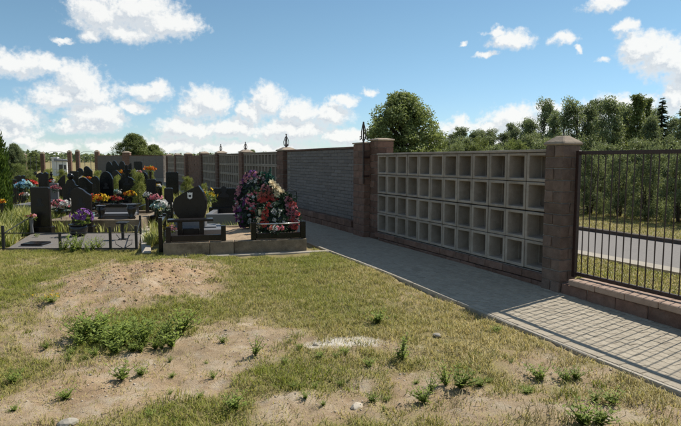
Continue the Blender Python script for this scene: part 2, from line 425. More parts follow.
class MB:
    def __init__(s): s.v = []; s.f = []
    def add(s, vs, fs):
        b = len(s.v); s.v += [tuple(p) for p in vs]; s.f += [tuple(i + b for i in f) for f in fs]; return s
    def box(s, x0, x1, y0, y1, z0, z1):
        return s.add([(x0, y0, z0), (x1, y0, z0), (x1, y1, z0), (x0, y1, z0), (x0, y0, z1), (x1, y0, z1), (x1, y1, z1), (x0, y1, z1)],
                     [(0, 3, 2, 1), (4, 5, 6, 7), (0, 1, 5, 4), (1, 2, 6, 5), (2, 3, 7, 6), (3, 0, 4, 7)])
    def tube(s, pts, r, n=6, cap=True):
        pts = [Vector(p) for p in pts]; rs = r if isinstance(r, (list, tuple)) else [r] * len(pts)
        rings = []; b = len(s.v)
        for i, p in enumerate(pts):
            d = (pts[min(i + 1, len(pts) - 1)] - pts[max(i - 1, 0)]).normalized()
            a = Vector((0, 0, 1)) if abs(d.z) < .9 else Vector((1, 0, 0))
            e1 = d.cross(a).normalized(); e2 = d.cross(e1)
            for k in range(n):
                t = 2 * math.pi * (k + .5) / n
                s.v.append(tuple(p + (e1 * math.cos(t) + e2 * math.sin(t)) * rs[i]))
        for i in range(len(pts) - 1):
            for k in range(n):
                k2 = (k + 1) % n
                s.f.append((b + i * n + k, b + i * n + k2, b + (i + 1) * n + k2, b + (i + 1) * n + k))
        if cap:
            s.f.append(tuple(b + k for k in range(n))[::-1]); e = b + (len(pts) - 1) * n
            s.f.append(tuple(e + k for k in range(n)))
        return s
    def lathe(s, prof, n=12, c=(0, 0, 0)):
        b = len(s.v)
        for r, z in prof:
            for k in range(n):
                t = 2 * math.pi * k / n
                s.v.append((c[0] + r * math.cos(t), c[1] + r * math.sin(t), c[2] + z))
        for i in range(len(prof) - 1):
            for k in range(n):
                k2 = (k + 1) % n
                s.f.append((b + i * n + k, b + i * n + k2, b + (i + 1) * n + k2, b + (i + 1) * n + k))
        s.f.append(tuple(b + k for k in range(n))[::-1]); e = b + (len(prof) - 1) * n
        s.f.append(tuple(e + k for k in range(n)))
        return s
    def prism(s, poly, y0, y1):            # outline in x-z, extruded along y
        n = len(poly); b = len(s.v)
        for y in (y0, y1):
            for x, z in poly: s.v.append((x, y, z))
        s.f.append(tuple(b + i for i in range(n))); s.f.append(tuple(b + n + i for i in range(n))[::-1])
        for i in range(n):
            j = (i + 1) % n; s.f.append((b + i, b + n + i, b + n + j, b + j))
        return s
    def mesh(s, name, bevel=0.0, smooth=False, seg=1, angle=.5):
        me = bpy.data.meshes.new(name); me.from_pydata(s.v, [], s.f); me.update()
        bm = bmesh.new(); bm.from_mesh(me)
        bmesh.ops.recalc_face_normals(bm, faces=bm.faces[:])
        if bevel > 0:
            ed = [e for e in bm.edges if len(e.link_faces) == 2 and e.calc_face_angle(0) > angle]
            bmesh.ops.bevel(bm, geom=ed, offset=bevel, segments=seg, affect='EDGES', clamp_overlap=True)
        for f in bm.faces: f.smooth = smooth
        bm.to_mesh(me); bm.free(); return me
    def build(s, name, mat, parent=None, bevel=0.0, smooth=False, seg=1, **k):
        return new(name, s.mesh(name, bevel, smooth, seg), mat, parent, **k)

def rough_block(name, lx, ly, lz, b=.008, j=.006, seed=0, top=None):
    """one chamfered, slightly uneven masonry block centred on x and y, standing on z = 0"""
    r = random.Random(seed)
    mb = MB().box(-lx / 2, lx / 2, -ly / 2, ly / 2, 0, lz)
    me = mb.mesh(name, b)
    for v in me.vertices:
        v.co.x += r.uniform(-j, j) * .5; v.co.y += r.uniform(-j, j); v.co.z += r.uniform(-j, j) * .4
    return me

# ------------------------------------------------------------------ terrain
def slope(y):
    return -0.065 * sstep(8.8, 4.0, np.asarray(y, float)) - .025 * sstep(4.0, 0.0, np.asarray(y, float))
UX, UY = -0.409, 0.9125
NX, NY = -0.9125, -0.409
W0 = Vector((2.67, 7.20))
WALL_RZ = math.atan2(UY, UX)
def wall_xy(s, n=0.0): return (W0.x + UX * s + NX * n, W0.y + UY * s + NY * n)
def wall_sn(x, y):
    dx = np.asarray(x, float) - W0.x; dy = np.asarray(y, float) - W0.y
    return dx * UX + dy * UY, dx * NX + dy * NY

def patch(u, v, ru, rv, a):
    c = onground(u, v, -.06); d = c.y
    rx = ru * d / FPX
    y1 = onground(u, max(v - rv, 176), -.06).y; y0 = onground(u, v + rv, -.06).y
    return (c.x, (y0 + y1) / 2, rx, abs(y1 - y0) / 2, a)
DIRT = [patch(*p) for p in [
    (137, 288, 84, 20, 1.6), (45, 322, 60, 12, .55), (110, 378, 95, 34, .7), (235, 342, 70, 20, .95), (195, 376, 55, 16, .9),
    (285, 408, 60, 14, .7), (355, 342, 48, 6, .8), (440, 402, 110, 20, .5), (640, 415, 70, 16, .7), (545, 408, 50, 12, .55), (50, 412, 90, 16, .7),
    (55, 268, 50, 7, .3), (20, 345, 50, 16, .5), (440, 340, 60, 12, .25), (560, 375, 60, 14, .2), (330, 395, 60, 14, .35), (160, 398, 40, 10, .4)]]
GREEN = [patch(*p) for p in [
    (330, 298, 110, 20, .28), (265, 283, 65, 12, .38), (185, 312, 60, 11, .55), (140, 335, 48, 14, .45), (290, 374, 62, 15, .7),
    (205, 406, 60, 9, .5), (25, 290, 45, 18, .38), (70, 251, 90, 5, .45), (230, 262, 90, 6, .4), (330, 262, 60, 8, .3), (420, 330, 50, 9, .1), (380, 395, 50, 9, .2), (150, 415, 40, 8, .35)]]
LIME = [patch(*p) for p in [(352, 341, 38, 5.5, 1.0), (318, 344, 16, 4, .7), (185, 333, 10, 5, .35), (215, 348, 12, 5, .3), (60, 382, 40, 8, .25), (415, 347, 14, 3, .5)]]
SANDY = [patch(*p) for p in [(135, 286, 82, 20, 1.0), (95, 385, 60, 22, .5), (30, 360, 40, 14, .4), (210, 385, 60, 14, .35)]]
def blobs(L, x, y):
    t = np.zeros_like(np.asarray(x, float))
    for cx, cy, rx, ry, a in L:
        q = ((x - cx) / rx) ** 2 + ((y - cy) / ry) ** 2
        t = t + a * np.exp(-q ** 1.4 * .8)
    return t
MOUND = patch(138, 287, 78, 20, 1)
def terrain(x, y):
    x = np.asarray(x, float); y = np.asarray(y, float)
    s, n = wall_sn(x, y)
    z = slope(y)
    bump = .05 * (fbm(x * .7, y * .7, 3, 3) - .5) + .075 * (fbm(x * 3.1, y * 3.1, 5, 4) - .5) + .034 * (fbm(x * 14, y * 14, 8, 3) - .5)
    q = ((x - MOUND[0]) / MOUND[2]) ** 2 + ((y - MOUND[1]) / MOUND[3]) ** 2
    mz = np.exp(-q * 1.2)
    mound = mz * (.16 + .14 * (fbm(x * 4, y * 4, 11, 3) - .5) + .05 * (fbm(x * 13, y * 13, 21, 3) - .5))
    near = sstep(1.36, 1.50, n)                       # flat beside and under the path
    out = sstep(-.6, -1.0, n)
    flat = np.maximum(near, out * .6)
    cem = 1 - sstep(9.2, 10.0, y) * .75
    lane = sstep(-2.2, -2.6, n) * sstep(-6.2, -5.4, n)
    return z - .10 * lane + (bump * cem + mound) * flat - .07 * (1 - np.maximum(near, out)) - .012
def grassiness(x, y):
    s, n = wall_sn(x, y)
    g = .69 + 1.15 * (fbm(x * .9, y * .9, 31, 4) - .5) + .9 * (fbm(x * 3.5, y * 3.5, 37, 3) - .5)
    g = g - .88 * blobs(DIRT, x, y) + blobs(GREEN, x, y)
    g = g + .25 * sstep(10, 13, y)
    g = np.where(n < -.3, .95 - .25 * fbm(x * 1.3, y * 1.3, 9, 3), g)
    return np.clip(g, 0, 1)

def build_ground():
    def axis(fine0, fine1, st, lo, hi, grow=1.13):
        a = list(np.arange(fine0, fine1, st)); d = st
        x = a[-1]
        while x < hi: d *= grow; x += d; a.append(x)
        d = st; x = a[0]; pre = []
        while x > lo: d *= grow; x -= d; pre.append(x)
        return np.array(pre[::-1] + a)
    X = axis(-6.0, 4.6, .042, -2500, 2500); Y = axis(3.4, 11.0, .042, -300, 4000)
    gx, gy = np.meshgrid(X, Y)
    x = gx.ravel(); y = gy.ravel()
    z = terrain(x, y)
    far = np.hypot(x, y) > 120
    z = np.where(far, -.1, z)
    nx, ny = len(X), len(Y)
    i = np.arange(nx * ny).reshape(ny, nx)
    F = np.stack([i[:-1, :-1].ravel(), i[:-1, 1:].ravel(), i[1:, 1:].ravel(), i[1:, :-1].ravel()], 1)
    me = mesh_np('ground', np.stack([x, y, z], 1), F, smooth=True)
    for nm, val in (('grass', grassiness(x, y)), ('sand', np.clip(blobs(SANDY, x, y), 0, 1)), ('lime', np.clip(blobs(LIME, x, y), 0, 1))):
        a = me.attributes.new(nm, 'FLOAT', 'POINT'); a.data.foreach_set('value', val.astype(np.float32))
    o = new('ground', me, M['ground']); tag(o, 'patchy ground of sandy soil and short dry grass', kind='structure')
build_ground()

# ------------------------------------------------------------------ paved path along the wall
def build_path():
    root = empty('path', (*wall_xy(0), 0), WALL_RZ); tag(root, 'grey paved path running along the wall', kind='structure')
    bed = MB()
    S = np.arange(-7, 38.1, .5)
    for a, b in zip(S[:-1], S[1:]):
        q = [float(slope(wall_xy(i, j)[1])) + .009 for i, j in ((a, 0), (b, 0), (b, 1.42), (a, 1.42))]
        bed.add([(a, .0, q[0]), (b, .0, q[1]), (b, 1.42, q[2]), (a, 1.42, q[3])], [(0, 1, 2, 3)])
    bed.build('path_bed', M['paver'], root)
    variants = [rough_block('paving_block', .1975, .0985, .06, .003, .002, k) for k in range(5)]
    for v in variants: v.materials.append(M['paver'])
    cells = []
    ns = 14
    for k in range(ns):
        s = -6.4 + (k % 2) * .1
        while s < 37:
            n = .052 + k * .1015
            cells.append((s + .1, n)); s += .2
    def score(c):
        x, y = wall_xy(c[0], c[1])
        vis = 1 if (y > 3.3 and abs(x) / y < .615) else 0
        return (-vis, math.hypot(x, y))
    cells.sort(key=score)
    r = random.Random(3)
    rest = MB()
    for i, (s, n) in enumerate(cells):
        x, y = wall_xy(s, n)
        z = float(slope(y)) - .045 + r.uniform(-.0015, .0015)
        if i < 300:
            o = new('paving_block', variants[r.randrange(5)], None, root, (s, n, z))
            o.rotation_euler = (r.uniform(-.006, .006), r.uniform(-.006, .006), r.uniform(-.006, .006))
        else:
            rest.box(s - .0985, s + .0985, n - .049, n + .049, z, z + .06)
    o = rest.build('paving_block_field', M['paver'], root); o['kind'] = 'stuff'
    kv = [rough_block('kerb_stone', .99, .045, .16, .008, .003, 40 + k) for k in range(3)]
    for v in kv: v.materials.append(M['kerb'])
    for k in range(44):
        s = -6.6 + k
        z = float(slope(wall_xy(s, 1.46)[1])) - .145 + r.uniform(-.003, .003)
        o = new('kerb_stone', kv[k % 3], None, root, (s, 1.447, z))
        zz = float(slope(wall_xy(s + .5, 1.46)[1])) - float(slope(wall_xy(s - .5, 1.46)[1]))
        o.rotation_euler = (0, -math.atan(zz), r.uniform(-.004, .004))
build_path()

# ------------------------------------------------------------------ road beyond the fence
def build_road():
    root = empty('road', (*wall_xy(0), 0), WALL_RZ); tag(root, 'grey asphalt lane beyond the fence', kind='structure')
    mb = MB()
    mb.add([(-30, -2.95, -.045), (60, -2.95, -.045), (60, -5.35, -.03), (-30, -5.35, -.03)], [(0, 1, 2, 3)])
    mb.build('carriageway', M['asphalt'], root)
    MB().box(-30, 60, -2.95, -2.62, -.2, -.03).build('near_edging', M['kerb'], root)
    MB().box(-30, 60, -5.50, -5.35, -.2, .045).build('far_kerb', M['darkkerb'], root)
build_road()

# ------------------------------------------------------------------ the wall: pillars, niche walls, block walls, fence
ZB = -.16            # masonry starts below grade
def wall_empty(name, s, n=0, label=None, cat=None, group=None):
    return empty(name, (*wall_xy(s, n), 0), WALL_RZ, label, cat, group)

def cap_mesh(w, d, h, over=.022, lip=.032):
    a, b = w / 2 + over, d / 2 + over
    mb = MB()
    mb.add([(-a, -b, 0), (a, -b, 0), (a, b, 0), (-a, b, 0), (-a, -b, lip), (a, -b, lip), (a, b, lip), (-a, b, lip),
            (-a * .35, -b * .35, h), (a * .35, -b * .35, h), (a * .35, b * .35, h), (-a * .35, b * .35, h)],
           [(0, 3, 2, 1), (0, 1, 5, 4), (1, 2, 6, 5), (2, 3, 7, 6), (3, 0, 4, 7), (4, 5, 9, 8), (5, 6, 10, 9), (6, 7, 11, 10), (7, 4, 8, 11), (8, 9, 10, 11)])
    return mb.mesh('cap', .012)

_bl = {}
def blockvar(key, lx, ly, lz, mat, k=4, j=.008):
    if key not in _bl:
        _bl[key] = [rough_block(key, lx, ly, lz, .008, j, sum(map(ord, key)) % 1000 + i) for i in range(k)]
        for m_ in _bl[key]: m_.materials.append(mat)
    return _bl[key]
rb = random.Random(11)

def pillar(s0, w, depth, ncen, top, label, mat, pieces=True, course=.14, finial=0, group=None, cap_h=.115, zb=ZB):
    """square masonry pier; local x along the wall, y towards the path"""
    root = wall_empty('brick_pillar', s0 + w / 2, ncen, label, 'pillar', group)
    ct = top - cap_h
    nc = int(round((ct - zb) / course)); ch = (ct - zb) / nc
    MB().box(-w / 2 + .018, w / 2 - .018, -depth / 2 + .018, depth / 2 - .018, zb, ct).build('mortar_core', M['mortar'], root)
    if pieces:
        ka = blockvar('pier_a%.2f%.2f' % (w, ch), w / 2 - .008, depth, ch - .009, mat)
        kb = blockvar('pier_b%.2f%.2f' % (w, ch), w, depth / 2 - .008, ch - .009, mat)
        for c in range(nc):
            z = zb + c * ch
            for q in (-1, 1):
                if c % 2: new('block', ka[rb.randrange(4)], None, root, (q * w / 4, 0, z))
                else: new('block', kb[rb.randrange(4)], None, root, (0, q * depth / 4, z))
    else:
        mb = MB()
        for c in range(nc):
            z = zb + c * ch; o = .004 * rb.random()
            mb.box(-w / 2 - o, w / 2 + o, -depth / 2 - o, depth / 2 + o, z, z + ch - .012)
        o = mb.build('block_courses', mat, root); o['kind'] = 'stuff'
    cp = new('cap', cap_mesh(w, depth, cap_h), M['cap'], root, (0, 0, ct + .001))
    if finial:
        fm = MB(); f = finial; z0 = top - .01
        fm.tube([(0, 0, z0), (0, 0, z0 + f * .98)], .012, 5)
        for q in (-1, 1):
            fm.tube([(q * .012, 0, z0 + f * .06), (q * f * .19, 0, z0 + f * .2), (q * f * .21, 0, z0 + f * .45), (q * f * .12, 0, z0 + f * .75), (0, 0, z0 + f * .93)], .011, 5)
            fm.tube([(q * f * .19, 0, z0 + f * .2), (q * f * .34, 0, z0 + f * .12), (q * f * .36, 0, z0 + f * .26), (q * f * .27, 0, z0 + f * .27)], .010, 5)
            fm.tube([(0, q * .012, z0 + f * .06), (0, q * f * .19, z0 + f * .2), (0, q * f * .21, z0 + f * .45), (0, q * f * .12, z0 + f * .75), (0, 0, z0 + f * .93)], .011, 5)
        fm.lathe([(.004, 0), (.022, .02), (.022, .04), (.004, .06)], 8, (0, 0, z0 + f * .95))
        fm.lathe([(.05, 0), (.05, .015), (.02, .03)], 8, (0, 0, z0))
        fm.build('iron_finial', M['iron'], cp, loc=(0, 0, -ct - .001))
    return root

# --- fence: low block base and railing panel
FS0, FS1 = -6.4, -.32
def build_fence():
    root = wall_empty('fence_base_wall', 0, -.10, 'low brown block wall carrying the iron fence', 'wall')
    z0s = []
    a = blockvar('base_block', .39, .30, .20, M['redbrick'], 5); b = blockvar('base_cap', .39, .35, .075, M['baseCap'], 5, .005)
    MB().box(FS0, FS1, -.13, .13, -.5, .11).build('mortar_core', M['mortar'], root)
    s = FS1 - .2; k = 0
    while s > FS0:
        new('block', a[rb.randrange(5)], None, root, (s, 0, -.09))
        new('cap_brick', b[rb.randrange(5)], None, root, (s - .13, 0, .118))
        new('block', a[rb.randrange(5)], None, root, (s - .12, 0, -.30))
        s -= .399; k += 1
    f = wall_empty('iron_fence', 0, -.12, 'dark brown iron fence panel of thin upright bars beside the pillar', 'fence')
    zt, zb = 1.76, .215
    MB().box(FS0, FS1 - .015, -.018, .018, zb, zb + .045).build('bottom_rail', M['iron'], f, .003)
    MB().box(FS0, FS1 - .015, -.018, .018, zt - .045, zt).build('top_rail', M['iron'], f, .003)
    pm = MB().box(-.025, .025, -.025, .025, .19, 1.765).mesh('post', .004); pm.materials.append(M['iron'])
    for s in (FS1 - .045, FS1 - 3.0): new('post', pm, None, f, (s, 0, 0))
    bm_ = MB().box(-.0048, .0048, -.0048, .0048, zb + .04, zt - .04).mesh('bar'); bm_.materials.append(M['iron'])
    s = FS1 - .15
    while s > FS0 + .05:
        o = new('bar', bm_, None, f, (s, 0, 0)); o.rotation_euler = (0, rb.uniform(-.002, .002), rb.uniform(-.1, .1)); s -= .097
    # scrolled ornament further along the panel
    sm = MB()
    for cx in (-3.15,):
        for q in (-1, 1):
            pts = []
            for i in range(16):
                t = i / 15; a_ = t * 4.4; r_ = .20 * (1 - .62 * t)
                pts.append((cx + q * (.22 - r_ * math.cos(a_)), 0, 1.0 + .5 - .9 * t * .5 + r_ * math.sin(a_)))
            sm.tube(pts, .009, 5)
    sm.build('scroll', M['iron'], f)
build_fence()

# --- near pillar
pillar(-.31, .31, .28, -.07, 1.95, 'brown block pillar with pale cap between niche wall and iron fence', M['brick'])

# --- niche (columbarium) walls
CELL = .389
def niche_mesh(w, h, dep=.42, rec=.21, fr=.043):
    a, b = w / 2 - .004, h - .004
    z0 = .004
    ow, o0, o1 = a - fr, z0 + fr * .9, b - fr * .9
    iw, i0, i1 = ow - .012, o0 + .010, o1 - .006
    y0 = 0.0
    V = [(-a, y0, z0), (a, y0, z0), (a, y0, b), (-a, y0, b),
         (-ow, y0, o0), (ow, y0, o0), (ow, y0, o1), (-ow, y0, o1),
         (-iw, -rec, i0), (iw, -rec, i0), (iw, -rec, i1), (-iw, -rec, i1),
         (-a, -dep, z0), (a, -dep, z0), (a, -dep, b), (-a, -dep, b)]
    F = []
    for i in range(4):
        j = (i + 1) % 4
        F += [(i, j, 4 + j, 4 + i), (4 + i, 4 + j, 8 + j, 8 + i), (j, i, 12 + i, 12 + j)]
    F += [(8, 9, 10, 11), (15, 14, 13, 12)]
    return V, F
NB = .185           # top of the brick base
def niche_wall(s0, n_col, label, pieces, base_top=NB, cell=CELL, group=None):
    w = n_col * cell
    root = wall_empty('niche_wall', s0, 0, label, 'niche wall', group)
    V, F = niche_mesh(cell, cell)
    if pieces:
        variants = []
        for k in range(4):
            mb = MB(); mb.add(V, F); me = mb.mesh('niche', .006); r = random.Random(k)
            for v in me.vertices: v.co.y += r.uniform(-.003, .003)
            me.materials.append(M['niche']); me.materials.append(M['nicheshade'])
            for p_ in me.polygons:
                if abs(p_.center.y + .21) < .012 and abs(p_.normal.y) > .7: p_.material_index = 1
            variants.append(me)
        for r_ in range(4):
            for c in range(n_col):
                new('niche', variants[rb.randrange(4)], None, root,
                    (cell * (c + .5) + rb.uniform(-.002, .002), rb.uniform(-.004, .004), base_top + cell * r_ + (.008 if r_ > 1 else 0) + .002))
    else:
        mb = MB()
        for r_ in range(4):
            for c in range(n_col):
                mb.add([(x + cell * (c + .5), y, z + base_top + cell * r_) for x, y, z in V], F)
        o = mb.build('niche_grid', M['niche'], root); o['kind'] = 'stuff'; o.data.materials.append(M['nicheshade'])
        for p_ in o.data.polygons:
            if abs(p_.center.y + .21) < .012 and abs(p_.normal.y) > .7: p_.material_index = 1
    zt = base_top + 4 * cell + .012
    MB().box(0.0, w, -.43, .022, zt, zt + .035).build('coping', M['niche'], root, .006)
    MB().box(.005, w - .005, -.40, -.02, -.4, base_top - .012).build('mortar_core', M['mortar'], root)
    if pieces:
        h = (base_top - .012 + .15) / 3
        bl = blockvar('wall_base', .385, .42, h - .008, M['redbrick'], 5, .008)
        for c in range(3):
            off = .2 * (c % 2)
            for k in range(12):
                if k == 0 and off: new('base_block', bl[rb.randrange(5)], None, root, (.1, -.19 + .012 * (2 - c), -.15 + c * h), None, (.49, 1, 1))
                if .395 * k + .195 + off > w: break
                new('base_block', bl[rb.randrange(5)], None, root, (.395 * k + .195 + off, -.19 + .012 * (2 - c), -.15 + c * h))
    else:
        mb = MB()
        for c in range(2):
            for k in range(int(w / .395)):
                mb.box(.395 * k + .2 * c, .395 * k + .2 * c + .385, -.4, .02, -.02 + c * .14, .11 + c * .14)
        o = mb.build('base_course', M['redbrick'], root); o['kind'] = 'stuff'
    return root
niche_wall(0.012, 12, 'concrete wall of empty square niches between the two nearest pillars', True)

# --- double pier with iron rod between the niche wall and the grey block wall
SEC = 4.68
pillar(SEC + .012, .37, .36, -.20, 2.10, 'brick pillar with flat cap at the far end of the near niche wall', M['redbrick'], cap_h=.055)
pillar(SEC + .40, .53, .48, -.13, 2.03, 'wide red brick pier where the grey block wall ends', M['redbrick'], cap_h=.04)
def rod(s, n, z0, z1, f, label):
    r = wall_empty('iron_bracket', s, n, label, 'bracket')
    MB().tube([(0, 0, z0), (0, 0, z1)], .018, 6).build('rod', M['iron'], r)
    for z in (z0 + .15, z1 - .75):
        MB().box(-.03, .03, -.12, .02, z, z + .03).build('clamp', M['iron'], r)
    mb = MB()
    for q in (-1, 1):
        mb.tube([(0, 0, z1 - f), (q * f * .22, 0, z1 - f * .8), (q * f * .24, 0, z1 - f * .5), (q * f * .12, 0, z1 - f * .2), (0, 0, z1)], .011, 5)
        mb.tube([(q * f * .24, 0, z1 - f * .8), (q * f * .40, 0, z1 - f * .88), (q * f * .40, 0, z1 - f * .7), (q * f * .28, 0, z1 - f * .72)], .010, 5)
    mb.build('scroll', M['iron'], r)
rod(SEC + .385, .13, 1.15, 2.44, .42, 'dark iron rod with scrolled top between the two piers beside the niche wall')

# --- grey block wall
def block_wall(s0, length, label, pieces=True, top=1.95, base=.30):
    root = wall_empty('block_wall', s0, -.04, label, 'wall')
    MB().box(0, length, -.30, -.02, -.4, top - .05).build('mortar_core', M['mortar'], root)
    nrow = 20; ch = (top - .05 - base) / nrow
    bl = blockvar('grey_block%.3f' % ch, .382, .30, ch - .005, M['greyblock'], 6, .004)
    ncol = int(length / .39)
    mb = MB()
    for r_ in range(nrow):
        off = .195 * (r_ % 2)
        for k in range(ncol):
            s = .195 + .39 * k + off
            z = base + r_ * ch
            if k == 0 and off and pieces: new('block', bl[rb.randrange(6)], None, root, (.095, -.15, z), None, (.48, 1, 1))
            if s + .19 > length:
                if pieces and s - .19 < length - .06: new('block', bl[rb.randrange(6)], None, root, ((s - .19 + length) / 2, -.15, z), None, ((length - s + .19) / .385, 1, 1))
                continue
            if pieces: new('block', bl[rb.randrange(6)], None, root, (s, -.15 + rb.uniform(-.003, .003), z))
            else: mb.box(s - .19, s + .19, -.3, rb.uniform(-.004, .004), z, z + ch - .007)
    if not pieces:
        o = mb.build('block_courses', M['greyblock'], root); o['kind'] = 'stuff'
    cm = rough_block('coping', length + .02, .36, .05, .008, .003, 5)
    new('coping', cm, M['redbrick'], root, (length / 2, -.15, top - .048))
    h = base / 2
    b2 = blockvar('plinth_block', .385, .40, h - .008, M['redbrick'], 5, .008)
    mb = MB()
    for c in range(2):
        for k in range(ncol):
            s = .195 + .39 * k + .19 * (c % 2)
            if s + .19 > length + .1: continue
            if pieces: new('base_block', b2[rb.randrange(5)], None, root, (s, -.10, c * h))
            else: mb.box(s - .19, s + .19, -.3, .1, c * h, c * h + h - .008)
    if not pieces:
        o = mb.build('base_course', M['redbrick'], root); o['kind'] = 'stuff'
S1 = SEC + .94
GL = 4.95
block_wall(S1, GL, 'grey concrete block wall behind the piled wreaths')
SA = S1 + GL                                        # about 10.6 m along
pillar(SA, .62, .44, -.14, 2.04, 'brick pillar with iron finial left of the grey block wall', M['redbrick'], finial=.38)
# far run of niche walls and pillars
s = SA + .62
far_lab = ['niche wall of the second bay, just behind the wreaths', 'niche wall of the third bay, left of the wreaths', 'niche wall of the fourth bay, nearer side of the far gate panel']
far_pil = ['far brick pillar with finial, directly left above the wreath pile', 'far brick pillar with finial, second left of the wreath pile', 'far brick pillar on the near side of the brick gate panel']
for i, ncol in enumerate((11, 10, 9)):
    niche_wall(s, ncol, far_lab[i], False, cell=.392, base_top=.30)
    s += ncol * .392
    pillar(s, .5, .44, -.14, 2.05 + .02 * i, far_pil[i], M['redbrick'], pieces=False, finial=.27 if i < 2 else 0)
    s += .5
SG = s
# brick gate panel
r = wall_empty('gate_wall', SG, -.1, 'dark red brick panel between the two far pillars', 'wall')
mb = MB()
for c in range(16):
    for k in range(10):
        mb.box(.45 * k + .22 * (c % 2), .45 * k + .22 * (c % 2) + .44, -.2, .02 * rb.random(), c * .12, c * .12 + .113)
o = mb.build('block_courses', M['redbrick'], r); o['kind'] = 'stuff'
MB().box(0, 4.7, -.19, -.01, -.2, 1.90).build('mortar_core', M['mortar'], r)
s = SG + 4.7
pillar(s, .5, .44, -.14, 2.1, 'far brick pillar on the far side of the brick gate panel', M['redbrick'], pieces=False); s += .5
for i in range(2):
    niche_wall(s, 10, ['distant niche wall just before the corner bay', 'most distant niche wall, ending at the wall corner'][i], False, cell=.392, base_top=.30); s += 3.92
    pillar(s, .5, .44, -.14, 2.1, ['distant brick pillar in the last stretch before the corner', 'brick corner pillar where side wall meets far wall'][i], M['redbrick'], pieces=False); s += .5
SC = s
corner = Vector((*wall_xy(SC, 0), 0))

# far cross wall: runs from the corner to the left
def far_wall(u0, u1, y0, y1, label):
    a = at(u0, 165, y0); b = at(u1, 165, y1); a.z = b.z = 0
    d = b - a; L_ = d.length; rz = math.atan2(d.y, d.x)
    root = empty('far_block_wall', a, rz, label, 'wall')
    mb = MB(); 
    for r_ in range(14):
        k = 0
        while .6 * k < L_ - .1:
            x0 = .6 * k; mb.box(x0, min(x0 + .592, L_), -.15, .15 + .01 * rb.random(), .3 + r_ * .118, .3 + r_ * .118 + .11); k += 1
    o = mb.build('block_courses', M['greyblock'], root); o['kind'] = 'stuff'
    MB().box(0, L_, -.14, .13, -.2, 1.96).build('mortar_core', M['mortar'], root)
    MB().box(0, L_, -.18, .18, 1.96, 2.02).build('coping', M['redbrick'], root)
    return root
def far_pillar(u, y, w, h, label, group=None):
    p = at(u, 165, y)
    root = empty('brick_pillar', (p.x, p.y, 0), R(8), label, 'pillar', group)
    mb = MB()
    nc = int(h / .16)
    for c in range(nc): mb.box(-w / 2, w / 2, -w / 2, w / 2, c * h / nc, (c + 1) * h / nc - .012)
    o = mb.build('block_courses', M['redbrick'], root); o['kind'] = 'stuff'
    MB().box(-w / 2 + .02, w / 2 - .02, -w / 2 + .02, w / 2 - .02, 0, h - .02).build('mortar_core', M['mortar'], root)
    new('cap', cap_mesh(w, w, .14), M['cap'], root, (0, 0, h))
FY = corner.y
far_wall(164.5, 128, FY + .1, FY + 1.2, 'grey block far wall right of its middle brick pillar')
far_wall(125, 99, FY + 1.4, FY + 2.4, 'grey block far wall left of its middle brick pillar')
far_pillar(127, FY + 1.2, .55, 2.2, 'brick pillar in the middle of the far grey wall')
far_pillar(97.5, FY + 2.4, .32, 2.3, 'narrow brick pillar ending the far grey wall on the left')
for u_, h_, l_ in ((78, 2.35, 'taller brick gate pillar, first left of the far grey wall'), (70, 2.3, 'brick gate pillar, second left of the far grey wall'),
                   (43, 2.15, 'distant brick post, third left of the far grey wall'), (24.5, 2.05, 'leftmost distant brick post, near the dark tree')):
    far_pillar(u_, FY + 3, .28, h_, l_)
# distant wire fence between posts and pale hut
def wire_fence(u0, u1, y, label):
    a = at(u0, 165, y); b = at(u1, 165, y); L_ = b.x - a.x
    root = empty('wire_fence', (a.x, a.y, 0), 0, label, 'fence')
    mb = MB()
    for z in (.3, .9, 1.5, 1.9): mb.tube([(0, 0, z), (L_, 0, z)], .014, 4)
    mb.build('rail', M['greygranite'], root)
    n = max(3, int(L_ / .5))
    pm = MB().tube([(0, 0, 0), (0, 0, 1.95)], .02, 5).mesh('post'); pm.materials.append(M['greygranite'])
    for k in range(n + 1): new('post', pm, None, root, (L_ * k / n, 0, 0))
    pts = [(L_ / 2 - L_ / 2 * math.cos(t), 0, 1.9 + .45 * math.sin(t)) for t in np.linspace(0, math.pi, 12)]
    MB().tube(pts, .018, 4).build('arch', M['greygranite'], root)
wire_fence(79, 97, FY + 2.8, 'thin grey metal fence with low arch beside the far grey wall')
wire_fence(44, 69, FY + 3.1, 'thin grey metal fence between the two middle distant posts')
wire_fence(25, 42, FY + 3.1, 'thin grey metal fence between the two leftmost distant posts')
def hut():
    a = at(58.5, 168, 58); b = at(69, 168, 58); w = b.x - a.x
    root = empty('white_hut', ((a.x + b.x) / 2, 58, 0), R(10), 'small whitewashed hut with grey roof beyond the graves', 'hut')
    MB().box(-w / 2, w / 2, -.8, .8, 0, 1.55).build('wall', M['wallwhite'], root)
    MB().prism([(-w / 2 - .1, 1.55), (w / 2 + .1, 1.55), (w / 2 + .1, 1.65), (-w / 2 - .1, 1.8)], -.95, .95).build('roof', M['roof'], root)
    MB().box(-.2, .15, -.82, -.79, 0, 1.2).build('door', M['glass'], root)
    MB().box(.25, .45, -.82, -.79, .7, 1.15).build('window', M['glass'], root)
    r2 = empty('white_post', at(55.5, 168, 57.5).to_3d() * 1, 0, 'tall white post left of the white hut', 'post')
    r2.location.z = 0
    MB().box(-.28, .28, -.2, .2, 0, 1.85).build('shaft', M['wallwhite'], r2, .02); MB().box(-.33, .33, -.25, .25, 1.85, 1.95).build('cap', M['wallwhite'], r2, .02)
hut()
